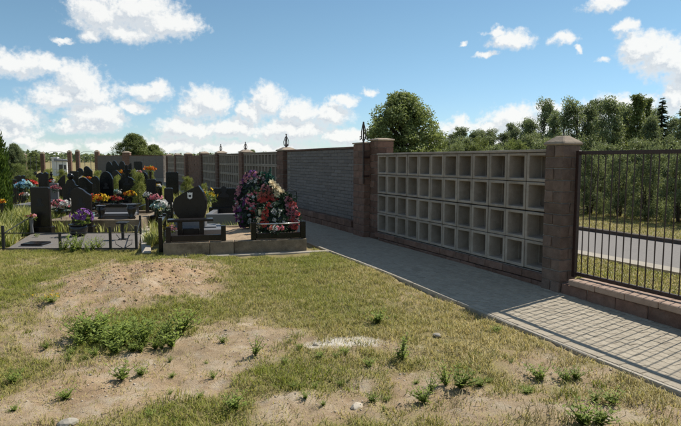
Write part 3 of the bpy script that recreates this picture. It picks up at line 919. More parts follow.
# ------------------------------------------------------------------ leaf, petal and blade geometry
def unit(a): return a / np.maximum(np.linalg.norm(a, axis=1, keepdims=True), 1e-9)
def leaf_quads(C, D, Nn, ln, wd, fold=.15):
    """diamond leaves: base point C, direction D, normal Nn, length ln, width wd"""
    S = unit(np.cross(D, Nn))
    ln = np.asarray(ln).reshape(-1, 1); wd = np.asarray(wd).reshape(-1, 1)
    U = unit(np.cross(S, D))
    a = C; m = C + D * ln * .45 + U * ln * fold
    V = np.stack([a, m + S * wd * .5, C + D * ln, m - S * wd * .5], 1).reshape(-1, 3)
    F = np.arange(len(C) * 4).reshape(-1, 4)
    return V, F
def rand_dirs(n, g=rng):
    return unit(g.normal(size=(n, 3)))
def merge(parts):
    Vs, Fs, Ts = [], [], []; b = 0
    for V, F, T in parts:
        Vs.append(V); Fs.append(F + b); Ts.append(T); b += len(V)
    return np.concatenate(Vs), np.concatenate(Fs), np.concatenate(Ts)

def crown_leaves(g, centres, radii, per, ln, wd, up=.35, squash=.8, tint_c=.3):
    V, F, T = [], [], []
    n = len(centres)
    idx = np.repeat(np.arange(n), per)
    off = g.normal(size=(len(idx), 3)); off = unit(off) * (g.random((len(idx), 1)) ** .45)
    off[:, 2] *= squash
    C = centres[idx] + off * radii[idx][:, None]
    Nn = unit(off * .6 + rand_dirs(len(idx), g) * .9 + np.array([0, 0, up]))
    D = unit(np.cross(Nn, rand_dirs(len(idx), g)) + np.array([0, 0, -.25]))
    L_ = ln * g.uniform(.65, 1.3, len(idx))
    V, F = leaf_quads(C, D, Nn, L_, L_ * wd)
    ct = g.uniform(0, 1, n)
    t = np.clip(.15 + tint_c * ct[idx] + .45 * g.random(len(idx)), 0, 1)
    return V, F, np.repeat(t, 4)

def tree_meshes(kind, seed):
    g = np.random.default_rng(seed); r = random.Random(seed)
    tr = MB()
    if kind in ('broad', 'wood', 'willow', 'poplar'):
        P = dict(broad=dict(H=6, z0=1.1, rx=2.25, n=330, per=135, rc=.50, ln=.135, wd=.6, stems=1, rt=.16),
                 wood=dict(H=5, z0=.3, rx=1.20, n=95, per=120, rc=.38, ln=.105, wd=.55, stems=2, rt=.07),
                 willow=dict(H=3, z0=.05, rx=1.25, n=70, per=130, rc=.33, ln=.105, wd=.32, stems=6, rt=.035),
                 poplar=dict(H=5.5, z0=.3, rx=.62, n=90, per=100, rc=.28, ln=.10, wd=.6, stems=1, rt=.07))[kind]
        H, z0, rx = P['H'], P['z0'], P['rx']
        cen = []
        while len(cen) < P['n']:
            h = r.random()
            if kind == 'broad': w = math.sin(math.pi * min(1, (.10 + .90 * h)) ** .85) ** .6
            elif kind == 'wood': w = (math.sin(math.pi * (.18 + .80 * h)) ** .7) * (1 - .25 * h)
            elif kind == 'willow': w = math.sin(math.pi * (.30 + .66 * h)) ** .6
            else: w = math.sin(math.pi * (.25 + .73 * h)) ** .8 * (1 - .3 * h)
            a = r.uniform(0, 2 * math.pi)
            lump = .86 + (.14 if kind == 'broad' else .24) * math.sin(a * 3 + seed) * math.sin(h * 7 + seed * 2) + r.uniform(-.12, .14)
            q = math.sqrt(r.uniform(.05, 1.0)) * w * rx * lump
            cen.append((q * math.cos(a), q * math.sin(a), z0 + h * (H - z0 - .2)))
        # a few shoots that stick out of the top
        for k in range(5 if kind != 'broad' else 7):
            a = r.uniform(0, 6.28); q = rx * r.uniform(.0, .55)
            cen.append((q * math.cos(a), q * math.sin(a), H * r.uniform(.90, 1.0)))
        cen = np.array(cen)
        rad = P['rc'] * g.uniform(.55, 1.25, len(cen))
        V, F, T = crown_leaves(g, cen, rad, P['per'], P['ln'], P['wd'], .4 if kind != 'willow' else .2)
        for st in range(P['stems']):
            a = 6.28 * st / P['stems'] + r.random(); sp = 0 if P['stems'] == 1 else rx * .35
            top = Vector((sp * math.cos(a), sp * math.sin(a), H * .8))
            pts = [Vector((.08 * math.cos(a), .08 * math.sin(a), -.15))]
            for q in (.25, .5, .75, 1): pts.append(pts[0].lerp(top, q) + Vector((r.uniform(-.08, .08), r.uniform(-.08, .08), 0)))
            tr.tube(pts, [P['rt'] * k for k in (1.15, 1, .75, .5, .2)], 7)
            for c in cen[st::P['stems'] * 2]:
                c = Vector(c); z = max(.15 * H, c.z - .9 - .3 * r.random()); q = min(1, z / (H * .8))
                b = pts[0].lerp(top, q); mid = b.lerp(c, .55) + Vector((0, 0, -.08))
                tr.tube([b, mid, c], [P['rt'] * .38, P['rt'] * .24, P['rt'] * .08], 4, False)
    elif kind == 'fir':
        H = 5; parts = []
        tr.tube([(0, 0, -.1), (0, 0, H * .5), (0, 0, H * .97)], [.09, .06, .015], 7)
        z = .35
        while z < H * .985:
            f = 1 - z / H; nb = 7; br = .95 * f + .02
            for k in range(nb):
                a = 6.28 * k / nb + r.random() * .7; z_ = z + r.uniform(-.12, .12); L_ = br * r.uniform(.55, 1.15)
                n = int(30 + 80 * f)
                t = g.random(n)
                rr = L_ * t
                C = np.stack([np.cos(a) * rr, np.sin(a) * rr, z_ - .28 * rr + .10 * rr ** 2], 1)
                side = np.array([-math.sin(a), math.cos(a), 0])
                C += side * (g.uniform(-1, 1, (n, 1)) * .20 * L_ * (1 - t[:, None] * .7))
                D = unit(np.array([math.cos(a), math.sin(a), -.3]) + side * g.uniform(-.8, .8, (n, 1)) + g.normal(size=(n, 3)) * .2)
                Nn = unit(np.array([0, 0, 1.0]) + g.normal(size=(n, 3)) * .5)
                l_ = g.uniform(.10, .20, n) * (.45 + .7 * f)
                V, F = leaf_quads(C, D, Nn, l_, l_ * .35); parts.append((V, F, np.repeat(g.random(n), 4)))
            z += (.09 + .06 * f) * r.uniform(.6, 1.4)
        V, F, T = merge(parts)
    elif kind == 'thuja':
        H = 3; n = 9000
        h = g.random(n) ** .9; a = g.uniform(0, 6.283, n)
        w = .52 * np.clip(np.sin(np.pi * (.30 + .69 * h)), 0, 1) ** .55
        q = w * (g.random(n) ** .35) * (1 + .14 * np.sin(a * 7 + h * 18))
        C = np.stack([np.cos(a) * q, np.sin(a) * q, .05 + h * (H - .2)], 1)
        D = unit(np.stack([np.cos(a) * .45, np.sin(a) * .45, np.ones(n)], 1) + g.normal(size=(n, 3)) * .3)
        Nn = unit(np.stack([np.cos(a), np.sin(a), np.zeros(n)], 1) + g.normal(size=(n, 3)) * .5)
        l_ = g.uniform(.08, .17, n)
        V, F = leaf_quads(C, D, Nn, l_, l_ * .38); T = np.repeat(g.random(n), 4)
        tr.tube([(0, 0, -.1), (0, 0, H * .8)], [.06, .02], 7)
    cm = mesh_np('crown', V, F, T)
    tm = tr.mesh('trunk', smooth=True)
    cm.materials.append(LM[dict(broad='broad', wood='wood', willow='willow', poplar='lime', fir='fir', thuja='thuja')[kind]])
    tm.materials.append(M['bark'])
    H = dict(broad=6, wood=5, willow=3, poplar=5.5, fir=5, thuja=3)[kind]
    return tm, cm, H
TREES = {}
def tree_proto(kind, seed, leaf=None):
    k = (kind, seed, leaf)
    if k not in TREES:
        tm, cm, H = tree_meshes(kind, seed)
        if leaf: cm.materials.clear(); cm.materials.append(LM[leaf])
        TREES[k] = (tm, cm, H)
    return TREES[k]
rt = random.Random(5)
def tree(name, u, y, vtop, kind, seed, label, wide=1.0, group=None, cat='tree', leaf=None, rz=None):
    tm, cm, H = tree_proto(kind, seed, leaf)
    p = at(u, vtop, y)
    k = p.z / H
    root = empty(name, (p.x, p.y, 0), rt.uniform(0, 6.28) if rz is None else rz, label, cat, group)
    root.scale = (k * wide, k * wide, k)
    new('trunk', tm, None, root); new('crown', cm, None, root)
    return root

# big round tree behind the wall
tree('broadleaf_tree', 403, 28, 93.5, 'broad', 101, 'big round broadleaf tree rising behind the wall near the centre', 1.12, rz=.6)
# thicket behind the road
WB = 'willow bushes along the far side of the lane'
for i, (u, y, v, w) in enumerate([(592, 17.2, 150, .8), (622, 16.4, 153, .8), (650, 15.6, 148, .8), (684, 14.8, 146, .8), (722, 14.2, 140, .9), (566, 18.8, 149, .8), (606, 19.6, 143, .85), (640, 18.6, 140, .85), (672, 18.0, 138, .85), (705, 17.4, 136, .9)]):
    tree('willow_bush', u, y, v, 'willow', 201 + i % 3, 'pale green willow bush beyond the lane, seen through the iron fence', w, WB, 'bush')
NB_ = 'green bushes showing just above the near niche wall'
for i, (u, y, v, w) in enumerate([(543, 21.5, 139, .8), (520, 23, 141, .8), (497, 24.5, 144, .8), (474, 26.5, 144, .75), (455, 28.5, 143, .75), (440, 31, 142, .75), (532, 26, 134, .8), (485, 29, 139, .75)]):
    tree('green_bush', u, y, v, 'willow', 201 + (i + 1) % 3, 'light green bush whose top shows above the near niche wall', w, NB_, 'bush', leaf='lime' if i % 2 else 'willow')
WT = 'young trees of the thicket beyond the lane'
for i, (u, y, v, w) in enumerate([(572, 23, 101, 1.0), (590, 24, 106, .9), (609, 22.5, 99, 1.0), (628, 24, 108, .9), (652, 21, 117, .9), (690, 20, 112, 1.0), (715, 19, 104, 1.0), (556, 26, 113, .9), (548, 29, 100, .8), (531, 28, 121, .9), (516, 30, 128, .9), (655, 26, 110, .9), (622, 28, 104, .8), (598, 29, 101, .8), (675, 26, 118, .9)]):
    tree('young_tree', u, y, v, 'wood', 301 + i % 4, 'leafy young tree in the tall thicket right of the near pillar', w, WT)
WF = 'farther trees of the thicket above the niche wall'
for i, (u, y, v, w) in enumerate([(503, 31, 133, 1.2), (491, 33, 130, 1.1), (474, 35, 131, 1.1), (461, 37, 128, 1.1), (452, 40, 134, 1.2), (441, 42, 139, 1.2), (482, 38, 131, 1.1), (512, 36, 124, .8), (528, 33, 119, .9), (447, 36, 140, 1.4), (468, 33, 138, 1.4), (486, 31, 137, 1.4), (430, 44, 146, 1.2)]):
    tree('thicket_tree', u, y, v, 'wood', 301 + (i + 2) % 4, 'small dark tree of the thicket above the middle of the niche wall', w, WF)
tree('poplar_tree', 639, 21.8, 93, 'poplar', 401, 'slender light green tree standing tallest above the iron fence', 1.0)
tree('poplar_tree', 647, 24.5, 97, 'poplar', 401, 'thin tree top just right of the tallest slender tree', .8)
tree('fir_tree', 663, 23.5, 97, 'fir', 501, 'dark pointed fir tree above the right end of the fence', 1.25)
tree('fir_tree', 684, 22.5, 99, 'fir', 501, 'dark fir tree cut by the right edge of the photo', .9)
# left and far
tree('thuja_tree', -14, 13.2, 112, 'thuja', 601, 'columnar green thuja cut by the left edge of the photo', .82)
tree('far_tree', 134, 66, 134, 'broad', 101, 'broad green tree rising behind the far grey wall', 1.25, rz=2.2)
tree('far_tree', 153, 68, 145, 'broad', 101, 'lower tree at the right of the broad tree behind the far wall', 1.35, rz=4.0)
tree('dark_tree', 14, 44, 144, 'broad', 101, 'dark tree just right of the thuja at the left edge', .8, rz=1.1, leaf='wood')
tree('far_tree', 34, 62, 152, 'broad', 101, 'small distant tree between the two leftmost posts', 1.0, rz=3.0)
tree('low_bush', 17, 27, 164, 'willow', 202, 'low bush under the dark tree at left', .9, cat='bush', leaf='lime')
tree('low_bush', 27, 25, 170, 'willow', 203, 'small green bush behind the blue wreath', .8, cat='bush', leaf='lime')
tree('far_tree', 252, 60, 150, 'broad', 101, 'distant tree top peeping over the second bay of niche wall', .8, rz=5.0)
tree('far_tree', 205, 80, 152, 'broad', 101, 'distant low tree top above the far end of the side wall', 1.2, rz=.5)
# distant wood closing the horizon, one mass
def far_wood():
    g = np.random.default_rng(77); n = 26000
    az = g.uniform(-1.15, 1.15, n); dist = g.uniform(420, 520, n)
    top = 2.5 + 5.0 * fbm(az * 22, az * 0, 51, 4) + 1.5 * g.random(n)
    h = g.random(n) ** .8 * top
    C = np.stack([np.sin(az) * dist, np.cos(az) * dist, h], 1)
    Nn = unit(rand_dirs(n, g) + np.array([0, -.2, .5])); D = unit(np.cross(Nn, rand_dirs(n, g)))
    l_ = g.uniform(1.6, 3.2, n)
    V, F = leaf_quads(C, D, Nn, l_, l_ * .8)
    o = new('far_wood', mesh_np('far_wood', V, F, np.repeat(g.random(n), 4)), LM['wood'])
    tag(o, 'distant wood along the horizon beyond the cemetery', 'wood', kind='stuff')
far_wood()

# ------------------------------------------------------------------ grass
def blades(x, y, z, h, w, tint, g, lean=.5):
    n = len(x)
    a = g.uniform(0, 6.283, n); la = g.uniform(0, 6.283, n); lm = g.uniform(.1, 1, n) * lean * h
    sx, sy = np.cos(a) * w * .5, np.sin(a) * w * .5
    lx, ly = np.cos(la) * lm, np.sin(la) * lm
    B = np.stack([x, y, z], 1)
    def P(ox, oy, oz): return B + np.stack([ox, oy, oz], 1)
    V = np.stack([P(-sx, -sy, -.005 + 0 * h), P(sx, sy, -.005 + 0 * h), P(lx * .35 + sx * .8, ly * .35 + sy * .8, h * .55), P(lx * .35 - sx * .8, ly * .35 - sy * .8, h * .55), P(lx, ly, h * g.uniform(.75, 1, n))], 1).reshape(-1, 3)
    k = np.arange(n)[:, None] * 5
    F = np.concatenate([k + np.array([0, 1, 2]), k + np.array([0, 2, 3]), k + np.array([3, 2, 4])], 1).reshape(-1, 3)
    return V, F, np.repeat(tint, 5)

PLOTS = []      # (x0, x1, y0, y1) kept free of grass
def free(x, y):
    m = np.ones(len(x), bool)
    for x0, x1, y0, y1 in PLOTS: m &= ~((x > x0) & (x < x1) & (y > y0) & (y < y1))
    return m
def build_grass():
    g = np.random.default_rng(21)
    # short turf in front
    n = 720000
    y = np.sqrt(g.uniform(3.2 ** 2, 11.2 ** 2, n)); x = g.uniform(-.66, .66, n) * y
    s, nn = wall_sn(x, y)
    G = grassiness(x, y)
    tuft = fbm(x * 9, y * 9, 61, 3)
    keep = (nn > 1.53) & (g.random(n) < .15 * sstep(.42, .66, tuft) + np.clip((G - .10) * 1.05, 0, 1) ** 1.2 * sstep(.30, .66, tuft + .18 * G) ) & free(x, y)
    x, y, G, nn, tuft = x[keep], y[keep], G[keep], nn[keep], tuft[keep]
    dry = np.clip(.36 + .9 * (fbm(x * .8, y * .8, 71, 4) - .5) + .52 * np.exp(-(nn - 1.5) / 1.5) * sstep(.6, 2.6, x + 1.5) - .55 * blobs(GREEN, x, y) + .30 * sstep(.6, .2, G) + .25 * np.clip(blobs(DIRT, x, y), 0, .6), .05, .92)
    t = np.clip(dry + g.normal(0, .22, len(x)), 0, 1)
    h = g.uniform(.012, .046, len(x)) * (.45 + 1.0 * tuft) * (1 + .35 * G)
    parts = [blades(x, y, terrain(x, y), h, g.uniform(.003, .0068, len(x)), t, g, 1.5)]
    # fallen straw lying about
    n = 60000
    y = np.sqrt(g.uniform(3.2 ** 2, 10.5 ** 2, n)); x = g.uniform(-.66, .66, n) * y
    s, nn = wall_sn(x, y)
    k = (nn > 1.56) & free(x, y) & (g.random(n) < .25 + 1.1 * sstep(.40, .68, fbm(x * 1.7, y * 1.7, 131, 4)))
    x, y = x[k], y[k]; m = len(x)
    parts.append(blades(x, y, terrain(x, y) + .003, g.uniform(.004, .014, m), g.uniform(.002, .005, m), np.clip(g.normal(.72, .22, m), 0, 1), g, 6.0))
    # distinct taller tufts
    n = 900
    y = np.sqrt(g.uniform(3.4 ** 2, 10.3 ** 2, n)); x = g.uniform(-.66, .66, n) * y
    s, nn = wall_sn(x, y)
    k = (nn > 1.6) & free(x, y) & (grassiness(x, y) > .12)
    x, y = x[k], y[k]; c = len(x)
    hh = g.uniform(.03, .10, c); tt = np.clip(g.normal(.30, .28, c), 0, 1); q = g.integers(14, 60, c)
    i = np.repeat(np.arange(c), q); m = len(i); sp = (.018 + .35 * hh)[i]
    x = x[i] + g.normal(0, 1, m) * sp; y = y[i] + g.normal(0, 1, m) * sp
    s, nn = wall_sn(x, y); k = nn > 1.52; x, y, i = x[k], y[k], i[k]; m = len(x)
    parts.append(blades(x, y, terrain(x, y), hh[i] * g.uniform(.5, 1.1, m), g.uniform(.003, .007, m), np.clip(tt[i] + g.normal(0, .15, m), 0, 1), g, 1.1))
    V, F, T = merge(parts)
    o = new('grass', mesh_np('grass', V, F, T), LM['grass']); tag(o, 'short patchy grass with dry straw on the bare ground', 'grass', kind='stuff')
    # verge beyond the fence
    n = 150000
    s = g.uniform(-6, 12, n); q = np.where(g.random(n) < .6, g.uniform(-2.6, -.35, n), g.uniform(-9.5, -5.55, n))
    x = W0.x + UX * s + NX * q; y = W0.y + UY * s + NY * q
    t = np.clip(.35 + .6 * (fbm(x * 1.2, y * 1.2, 81, 3) - .4) + g.normal(0, .2, n), 0, 1)
    V, F, T = blades(x, y, terrain(x, y), g.uniform(.02, .06, n), g.uniform(.005, .011, n), t, g, 1.1)
    o = new('verge_grass', mesh_np('verge_grass', V, F, T), LM['grass']); tag(o, 'mown grass verges on both sides of the lane', 'grass', kind='stuff')
    # tall grass among the graves
    n = 150000
    y = 10.6 + (g.random(n) ** 1.6) * 42; x = g.uniform(-.70, -.02, n) * y
    s, nn = wall_sn(x, y)
    tall = fbm(x * .55, y * .55, 91, 3)
    left = sstep(-5.0, -7.2, x + .30 * (y - 10.5)) * sstep(19, 13, y)
    keep = (nn > 1.55) & (g.random(n) < np.clip((tall - .36) * 3.2 + left, 0, 1)) & free(x, y)
    x, y, tall, left = x[keep], y[keep], tall[keep], left[keep]
    h = g.uniform(.10, .30, len(x)) * (.5 + 1.1 * tall) * (1 + .9 * left)
    t = np.clip(.38 + .8 * (fbm(x * .9, y * .9, 95, 3) - .5) + .15 * left + g.normal(0, .22, len(x)), 0, 1)
    V, F, T = blades(x, y, terrain(x, y), h, g.uniform(.008, .016, len(x)) * (1 + y / 22), t, g, .6)
    o = new('tall_grass', mesh_np('tall_grass', V, F, T), LM['tallgrass']); tag(o, 'tall yellow green grass growing between the graves', 'grass', kind='stuff')

def build_pebbles():
    g = np.random.default_rng(31)
    base = np.array([(1, 0, 0), (0, 1, 0), (-1, 0, 0), (0, -1, 0), (0, 0, 1), (0, 0, -1)], float)
    tri = np.array([(0, 1, 4), (1, 2, 4), (2, 3, 4), (3, 0, 4), (1, 0, 5), (2, 1, 5), (3, 2, 5), (0, 3, 5)])
    def scatter(x, y, r, name, mat, label):
        n = len(x); z = terrain(x, y)
        V = base[None] * g.uniform(.6, 1.4, (n, 6, 1)) * r[:, None, None] * np.array([1, 1, .7])
        a = g.uniform(0, 6.28, n); c, s_ = np.cos(a)[:, None], np.sin(a)[:, None]
        V = np.stack([V[..., 0] * c - V[..., 1] * s_, V[..., 0] * s_ + V[..., 1] * c, V[..., 2]], 2) + np.stack([x, y, z + r * .15], 1)[:, None]
        F = (tri[None] + np.arange(n)[:, None, None] * 6).reshape(-1, 3)
        o = new(name, mesh_np(name, V.reshape(-1, 3), F), mat); tag(o, label, 'gravel' if 'gravel' in name else 'soil', kind='stuff')
    n = 60000
    y = np.sqrt(g.uniform(3.2 ** 2, 10.2 ** 2, n)); x = g.uniform(-.66, .66, n) * y
    s, nn = wall_sn(x, y); G = grassiness(x, y)
    k = (nn > 1.55) & (g.random(n) < (1 - G) ** 1.5 * .55 * (.1 + 1.5 * sstep(.4, .7, fbm(x * 2.5, y * 2.5, 41, 3)))) & free(x, y)
    x, y = x[k], y[k]
    scatter(x, y, .003 + .010 * g.random(len(x)) ** 6, 'gravel', M['stone'], 'fine pebbles scattered over the bare sandy soil')
    n = 2600
    x = MOUND[0] + g.normal(0, .62, n) * MOUND[2]; y = MOUND[1] + g.normal(0, .62, n) * MOUND[3]
    scatter(x, y, .004 + .020 * g.random(n) ** 6, 'soil_clods', M['clod'], 'crumbled clods of reddish soil on the low mound')

# ------------------------------------------------------------------ weeds
def weed_mesh(seed, spread=.6, nst=12, leafy=9, ll=.30, wd=.34):
    g = np.random.default_rng(seed); parts = []; st = MB()
    for k in range(nst):
        a = g.uniform(0, 6.283); sp = g.uniform(.15, 1) * spread; H = g.uniform(.45, 1.0)
        tip = np.array([math.cos(a) * sp, math.sin(a) * sp, H]); ts = np.linspace(.12, 1, leafy)
        path = lambda t: np.array([tip[0] * t ** 1.3, tip[1] * t ** 1.3, tip[2] * t])
        st.tube([path(0), path(.5), path(1)], [.016, .011, .004], 4, False)
        C = np.array([path(t) for t in ts]); n = len(C)
        b = np.arange(n) * 2.4 + g.random() * 6; D = unit(np.stack([np.cos(b), np.sin(b), g.uniform(.1, .9, n)], 1))
        Nn = unit(np.stack([-np.cos(b) * .5, -np.sin(b) * .5, np.ones(n)], 1) + g.normal(size=(n, 3)) * .25)
        l_ = ll * g.uniform(.6, 1.1, n) * (1 - .45 * ts)
        V, F = leaf_quads(C, D, Nn, l_, l_ * wd, .10); parts.append((V, F, np.repeat(np.clip(g.normal(.5, .25, n), 0, 1), 4)))
    V, F, T = merge(parts)
    lm = mesh_np('foliage', V, F, T); lm.materials.append(LM['weed'])
    sm = st.mesh('stem'); sm.materials.append(LM['weed'])
    return sm, lm
WEEDS = [weed_mesh(1), weed_mesh(2, .8, 16, 8, .34, .4), weed_mesh(3, .35, 7, 12, .24, .3), weed_mesh(4, .95, 22, 7, .30, .5)]
rw = random.Random(9)
def weed(u, v, hpx, kind, label, group=None, wide=1.0):
    p = onground(u, v, -.06); z = float(terrain(p.x, p.y)); h = 1.12 * hpx * p.y / FPX
    root = empty('weed_plant', (p.x, p.y, z - .005), rw.uniform(0, 6.28), label, 'weed', group)
    root.scale = (h * wide, h * wide, h)
    sm, lm = WEEDS[kind]; new('stem', sm, None, root); new('foliage', lm, None, root)
def build_weeds():
    grp = 'leafy weeds of the patch in front of the sand mound'
    g1 = np.random.default_rng(12)
    for k in range(30):
        u = 68 + 112 * (k + .5) / 30 + g1.uniform(-5, 5); t = (u - 68) / 112
        v = 352 - 14 * t + g1.uniform(-15, 10)
        weed(u, v, g1.uniform(8, 27), int(g1.choice((0, 1, 3))), 'leafy green weed in the dense patch before the soil mound', grp, g1.uniform(.9, 1.5))
    grp = 'bushy weeds at the front rail of the left plot'
    for (u, v, h) in [(66, 254, 14), (73, 256, 18), (80, 254, 17), (88, 256, 15), (94, 254, 15), (98, 253, 13), (61, 255, 9)]:
        weed(u, v, h, rw.choice((0, 1)), 'bushy light green weed growing against the front rail of the left plot', grp, .8)
    for a in [(122, 379, 18, 1, 'single leafy weed below the dense weed patch at left'),
              (66, 396, 13, 3, 'low weed on the bare soil near the lower left'),
              (12, 379, 12, 3, 'small weed tuft at the far left of the bare soil'),
              (255, 357, 22, 2, 'upright narrow weed standing alone on the bare sandy patch'),
              (233, 407, 17, 3, 'low spreading weed at the bottom centre left'),
              (402, 357, 30, 2, 'tall thin weed right of the white lime patch'),
              (378, 323, 14, 3, 'round grassy weed above the white lime patch'),
              (424, 399, 22, 0, 'ragged weed cluster at the bottom centre'),
              (430, 388, 20, 2, 'taller weed stalk behind the ragged cluster at bottom centre'),
              (446, 383, 26, 2, 'thin upright weed just right of the bottom centre cluster'),
              (460, 387, 22, 1, 'broad leafy weed right of the bottom centre'),
              (480, 384, 10, 3, 'small weed right of the broad leafy weed'),
              (372, 400, 10, 3, 'flat weed at the lower centre'), (345, 352, 9, 3, 'small weed below the white lime patch'),
              (540, 377, 17, 1, 'light green weed below the striped shadow on the path'),
              (566, 379, 15, 1, 'light green weed next to the one below the striped shadow'),
              (576, 377, 12, 3, 'low weed nearer the path kerb below the striped shadow'),
              (612, 399, 20, 0, 'weed behind the bright bushy weed at the lower right'),
              (594, 399, 14, 0, 'pale weed left of the lower right corner weeds'),
              (526, 392, 8, 3, 'tiny flat weed left of the lower right weeds'),
              (582, 424, 24, 3, 'bright green bushy weed at the bottom edge, lower right'),
              (598, 422, 22, 1, 'bright green bushy weed right of the one at the bottom edge'),
              (498, 307, 8, 3, 'small weed at the path kerb where the shade ends'),
              (140, 375, 10, 3, 'low weed right of the single weed below the patch'),
              (285, 362, 7, 3, 'small weed beside the bare sandy patch'), (320, 356, 8, 3, 'small weed left of the white lime patch'),
              (14, 409, 8, 3, 'tiny weed in the lower left corner'), (300, 348, 7, 3, 'tiny weed at the edge of bare sand before the lime patch')]:
        weed(*a, None, 1.35)
    g2 = np.random.default_rng(99); k = 0
    while k < 34:
        u, v = g2.uniform(-5, 680), g2.uniform(318, 428)
        p = onground(u, v, -.06); ss, nn = wall_sn(p.x, p.y)
        if nn < 1.7: continue
        weed(u, v, g2.uniform(4, 9), (3, 3, 1, 0)[k % 4], 'tiny green weed sprouting from the bare foreground soil', 'tiny weeds scattered over the bare soil', g2.uniform(1.0, 1.6)); k += 1
    # dry stalks
    g = np.random.default_rng(5)
    grp = 'clumps of dry straw stalks'
    for i, (u, v, h, lab) in enumerate([(540, 417, 26, 'clump of dry straw stalks at the bottom, left of the bright weed'), (645, 402, 16, 'clump of dry straw near the lower right corner'), (628, 382, 14, 'dry straw clump under the path kerb at right'),
                         (470, 318, 10, 'dry straw clump beside the shaded kerb'), (560, 362, 12, 'dry straw clump near the kerb by the striped shadow'), (452, 401, 14, 'dry stalk clump right of the bottom centre weeds')]):
        p = onground(u, v, -.06); n = 70
        x = p.x + g.normal(0, .10, n); y = p.y + g.normal(0, .08, n)
        V, F, T = blades(x - p.x, y - p.y, terrain(x, y) - float(terrain(p.x, p.y)), g.uniform(.4, 1, n) * h * p.y / FPX, g.uniform(.003, .006, n), g.random(n), g, 1.0)
        o = new('dry_grass_clump', mesh_np('dry_grass_clump', V, F, T), LM['dryweed'], None, (p.x, p.y, float(terrain(p.x, p.y))))
        tag(o, lab, 'dry grass', grp, 'stuff')
    # yellow wild flowers
    p = onground(52, 308, -.06); z = float(terrain(p.x, p.y))
    root = empty('wild_flower', (p.x, p.y, z), 0, 'small yellow wildflowers in the grass left of the soil mound', 'wildflower')
    sm, lm = WEEDS[3]; f = new('foliage', lm, None, root); f.scale = (.22, .18, .10)
    n = 26; C = np.stack([g.normal(0, .13, n), g.normal(0, .09, n), g.uniform(.06, .11, n)], 1)
    V, F, T = petals(C, np.tile([0, 0, 1.0], (n, 1)) + g.normal(size=(n, 3)) * .3, .014, g)
    o = new('blossom', mesh_np('blossom', V, F, T), FM['yellow'], root); o['kind'] = 'stuff'
    # stones
    for u, v, r_, lab, m_ in [(437, 337, .035, 'small white stone in the grass below the path', 'kerb'), (68, 424, .05, 'white stone at the bottom left edge', 'kerb'), (316, 343, .03, 'pale pebble at the left end of the lime patch', 'kerb'), (357, 404, .04, 'flat pale stone at the lower centre', 'stone')]:
        p = onground(u, v, -.06); z = float(terrain(p.x, p.y))
        bm = bmesh.new(); bmesh.ops.create_icosphere(bm, subdivisions=2, radius=r_)
        for vv in bm.verts: vv.co = Vector((vv.co.x * 1.3, vv.co.y, vv.co.z * .6)) * (1 + random.uniform(-.12, .12))
        me = bpy.data.meshes.new('stone'); bm.to_mesh(me); bm.free()
        o = new('stone', me, M[m_], None, (p.x, p.y, z + r_ * .2), random.random() * 6); tag(o, lab, 'stone', 'loose stones on the bare ground', 'thing')

# ------------------------------------------------------------------ flowers
def petals(C, Nn, r, g, rings=((7, 1.0, .35), (5, .62, .9))):
    """flower heads at C facing Nn"""
    Nn = unit(np.asarray(Nn, float)); n = len(C); parts = []
    r = np.broadcast_to(np.asarray(r, float), (n,))
    A = unit(np.cross(Nn, np.array([.3, .2, .93]) + g.normal(size=(n, 3)) * .05)); B = np.cross(Nn, A)
    for cnt, k, up in rings:
        ph = g.uniform(0, 6.28, n)
        for i in range(cnt):
            t = ph + 6.283 * i / cnt
            D = A * np.cos(t)[:, None] + B * np.sin(t)[:, None]
            D2 = unit(D + Nn * up); N2 = unit(Nn - D * up)
            V, F = leaf_quads(C + Nn * (r * .12 * (1.5 - k))[:, None], D2, N2, r * k, r * k * .95, .12)
            parts.append((V, F, np.repeat(np.clip(g.normal(.6, .28, n), 0, 1), 4)))
    return merge(parts)
def leaf_ball(C, R_, n, ln, g, wd=.4, up=.3):
    d = rand_dirs(n, g); q = g.random((n, 1)) ** .4
    P_ = np.asarray(C) + d * q * np.asarray(R_)
    D = unit(d + g.normal(size=(n, 3)) * .5 + np.array([0, 0, up])); Nn = unit(np.cross(D, rand_dirs(n, g)))
    l_ = ln * g.uniform(.6, 1.2, n)
    V, F = leaf_quads(P_, D, Nn, l_, l_ * wd); return V, F, np.repeat(g.random(n), 4)
bq = np.random.default_rng(15)
def bouquet(u, v, y, rpx, cols, label, zb=0.0, vase='ceramic', leaf='darkleaf', n=26, flat=.75, lf=1.0):
    c = at(u, v, y); r = rpx * y / FPX
    root = empty('flower_bouquet', (c.x, c.y, zb), 0, label, 'bouquet', 'bouquets on the graves')
    H = max(c.z - zb, .06)
    V, F, T = leaf_ball((0, 0, H - r * .25), (r * 1.0, r * .9, r * .8), int(90 * lf), r * .62, bq)
    new('leaves', mesh_np('leaves', V, F, T), LM[leaf], root)
    for i, cn in enumerate(cols):
        d = rand_dirs(n, bq); d[:, 2] = np.abs(d[:, 2]) * .9 - .15; d[:, 1] -= .35; d = unit(d)
        if len(cols) > 1: d[:, 0] += (i - (len(cols) - 1) / 2) * .55
        P_ = np.array([0, 0, H]) + d * np.array([r, r * .8, r * flat]) * bq.uniform(.55, 1.18, (n, 1))
        V, F, T = petals(P_, d + bq.normal(size=(n, 3)) * .3, r * .32 * bq.uniform(.7, 1.25, n), bq)
        o = new('blossom', mesh_np('blossom', V, F, T), FM[cn], root); o['kind'] = 'stuff'
    if vase:
        h = max(H - r * .5, .05); w = min(r * .6, .09)
        MB().lathe([(w * .55, 0), (w * .8, h * .1), (w * .6, h * .5), (w * .9, h * .95), (w, h)], 10).build('vase', M[vase], root, 0, True)
    return root

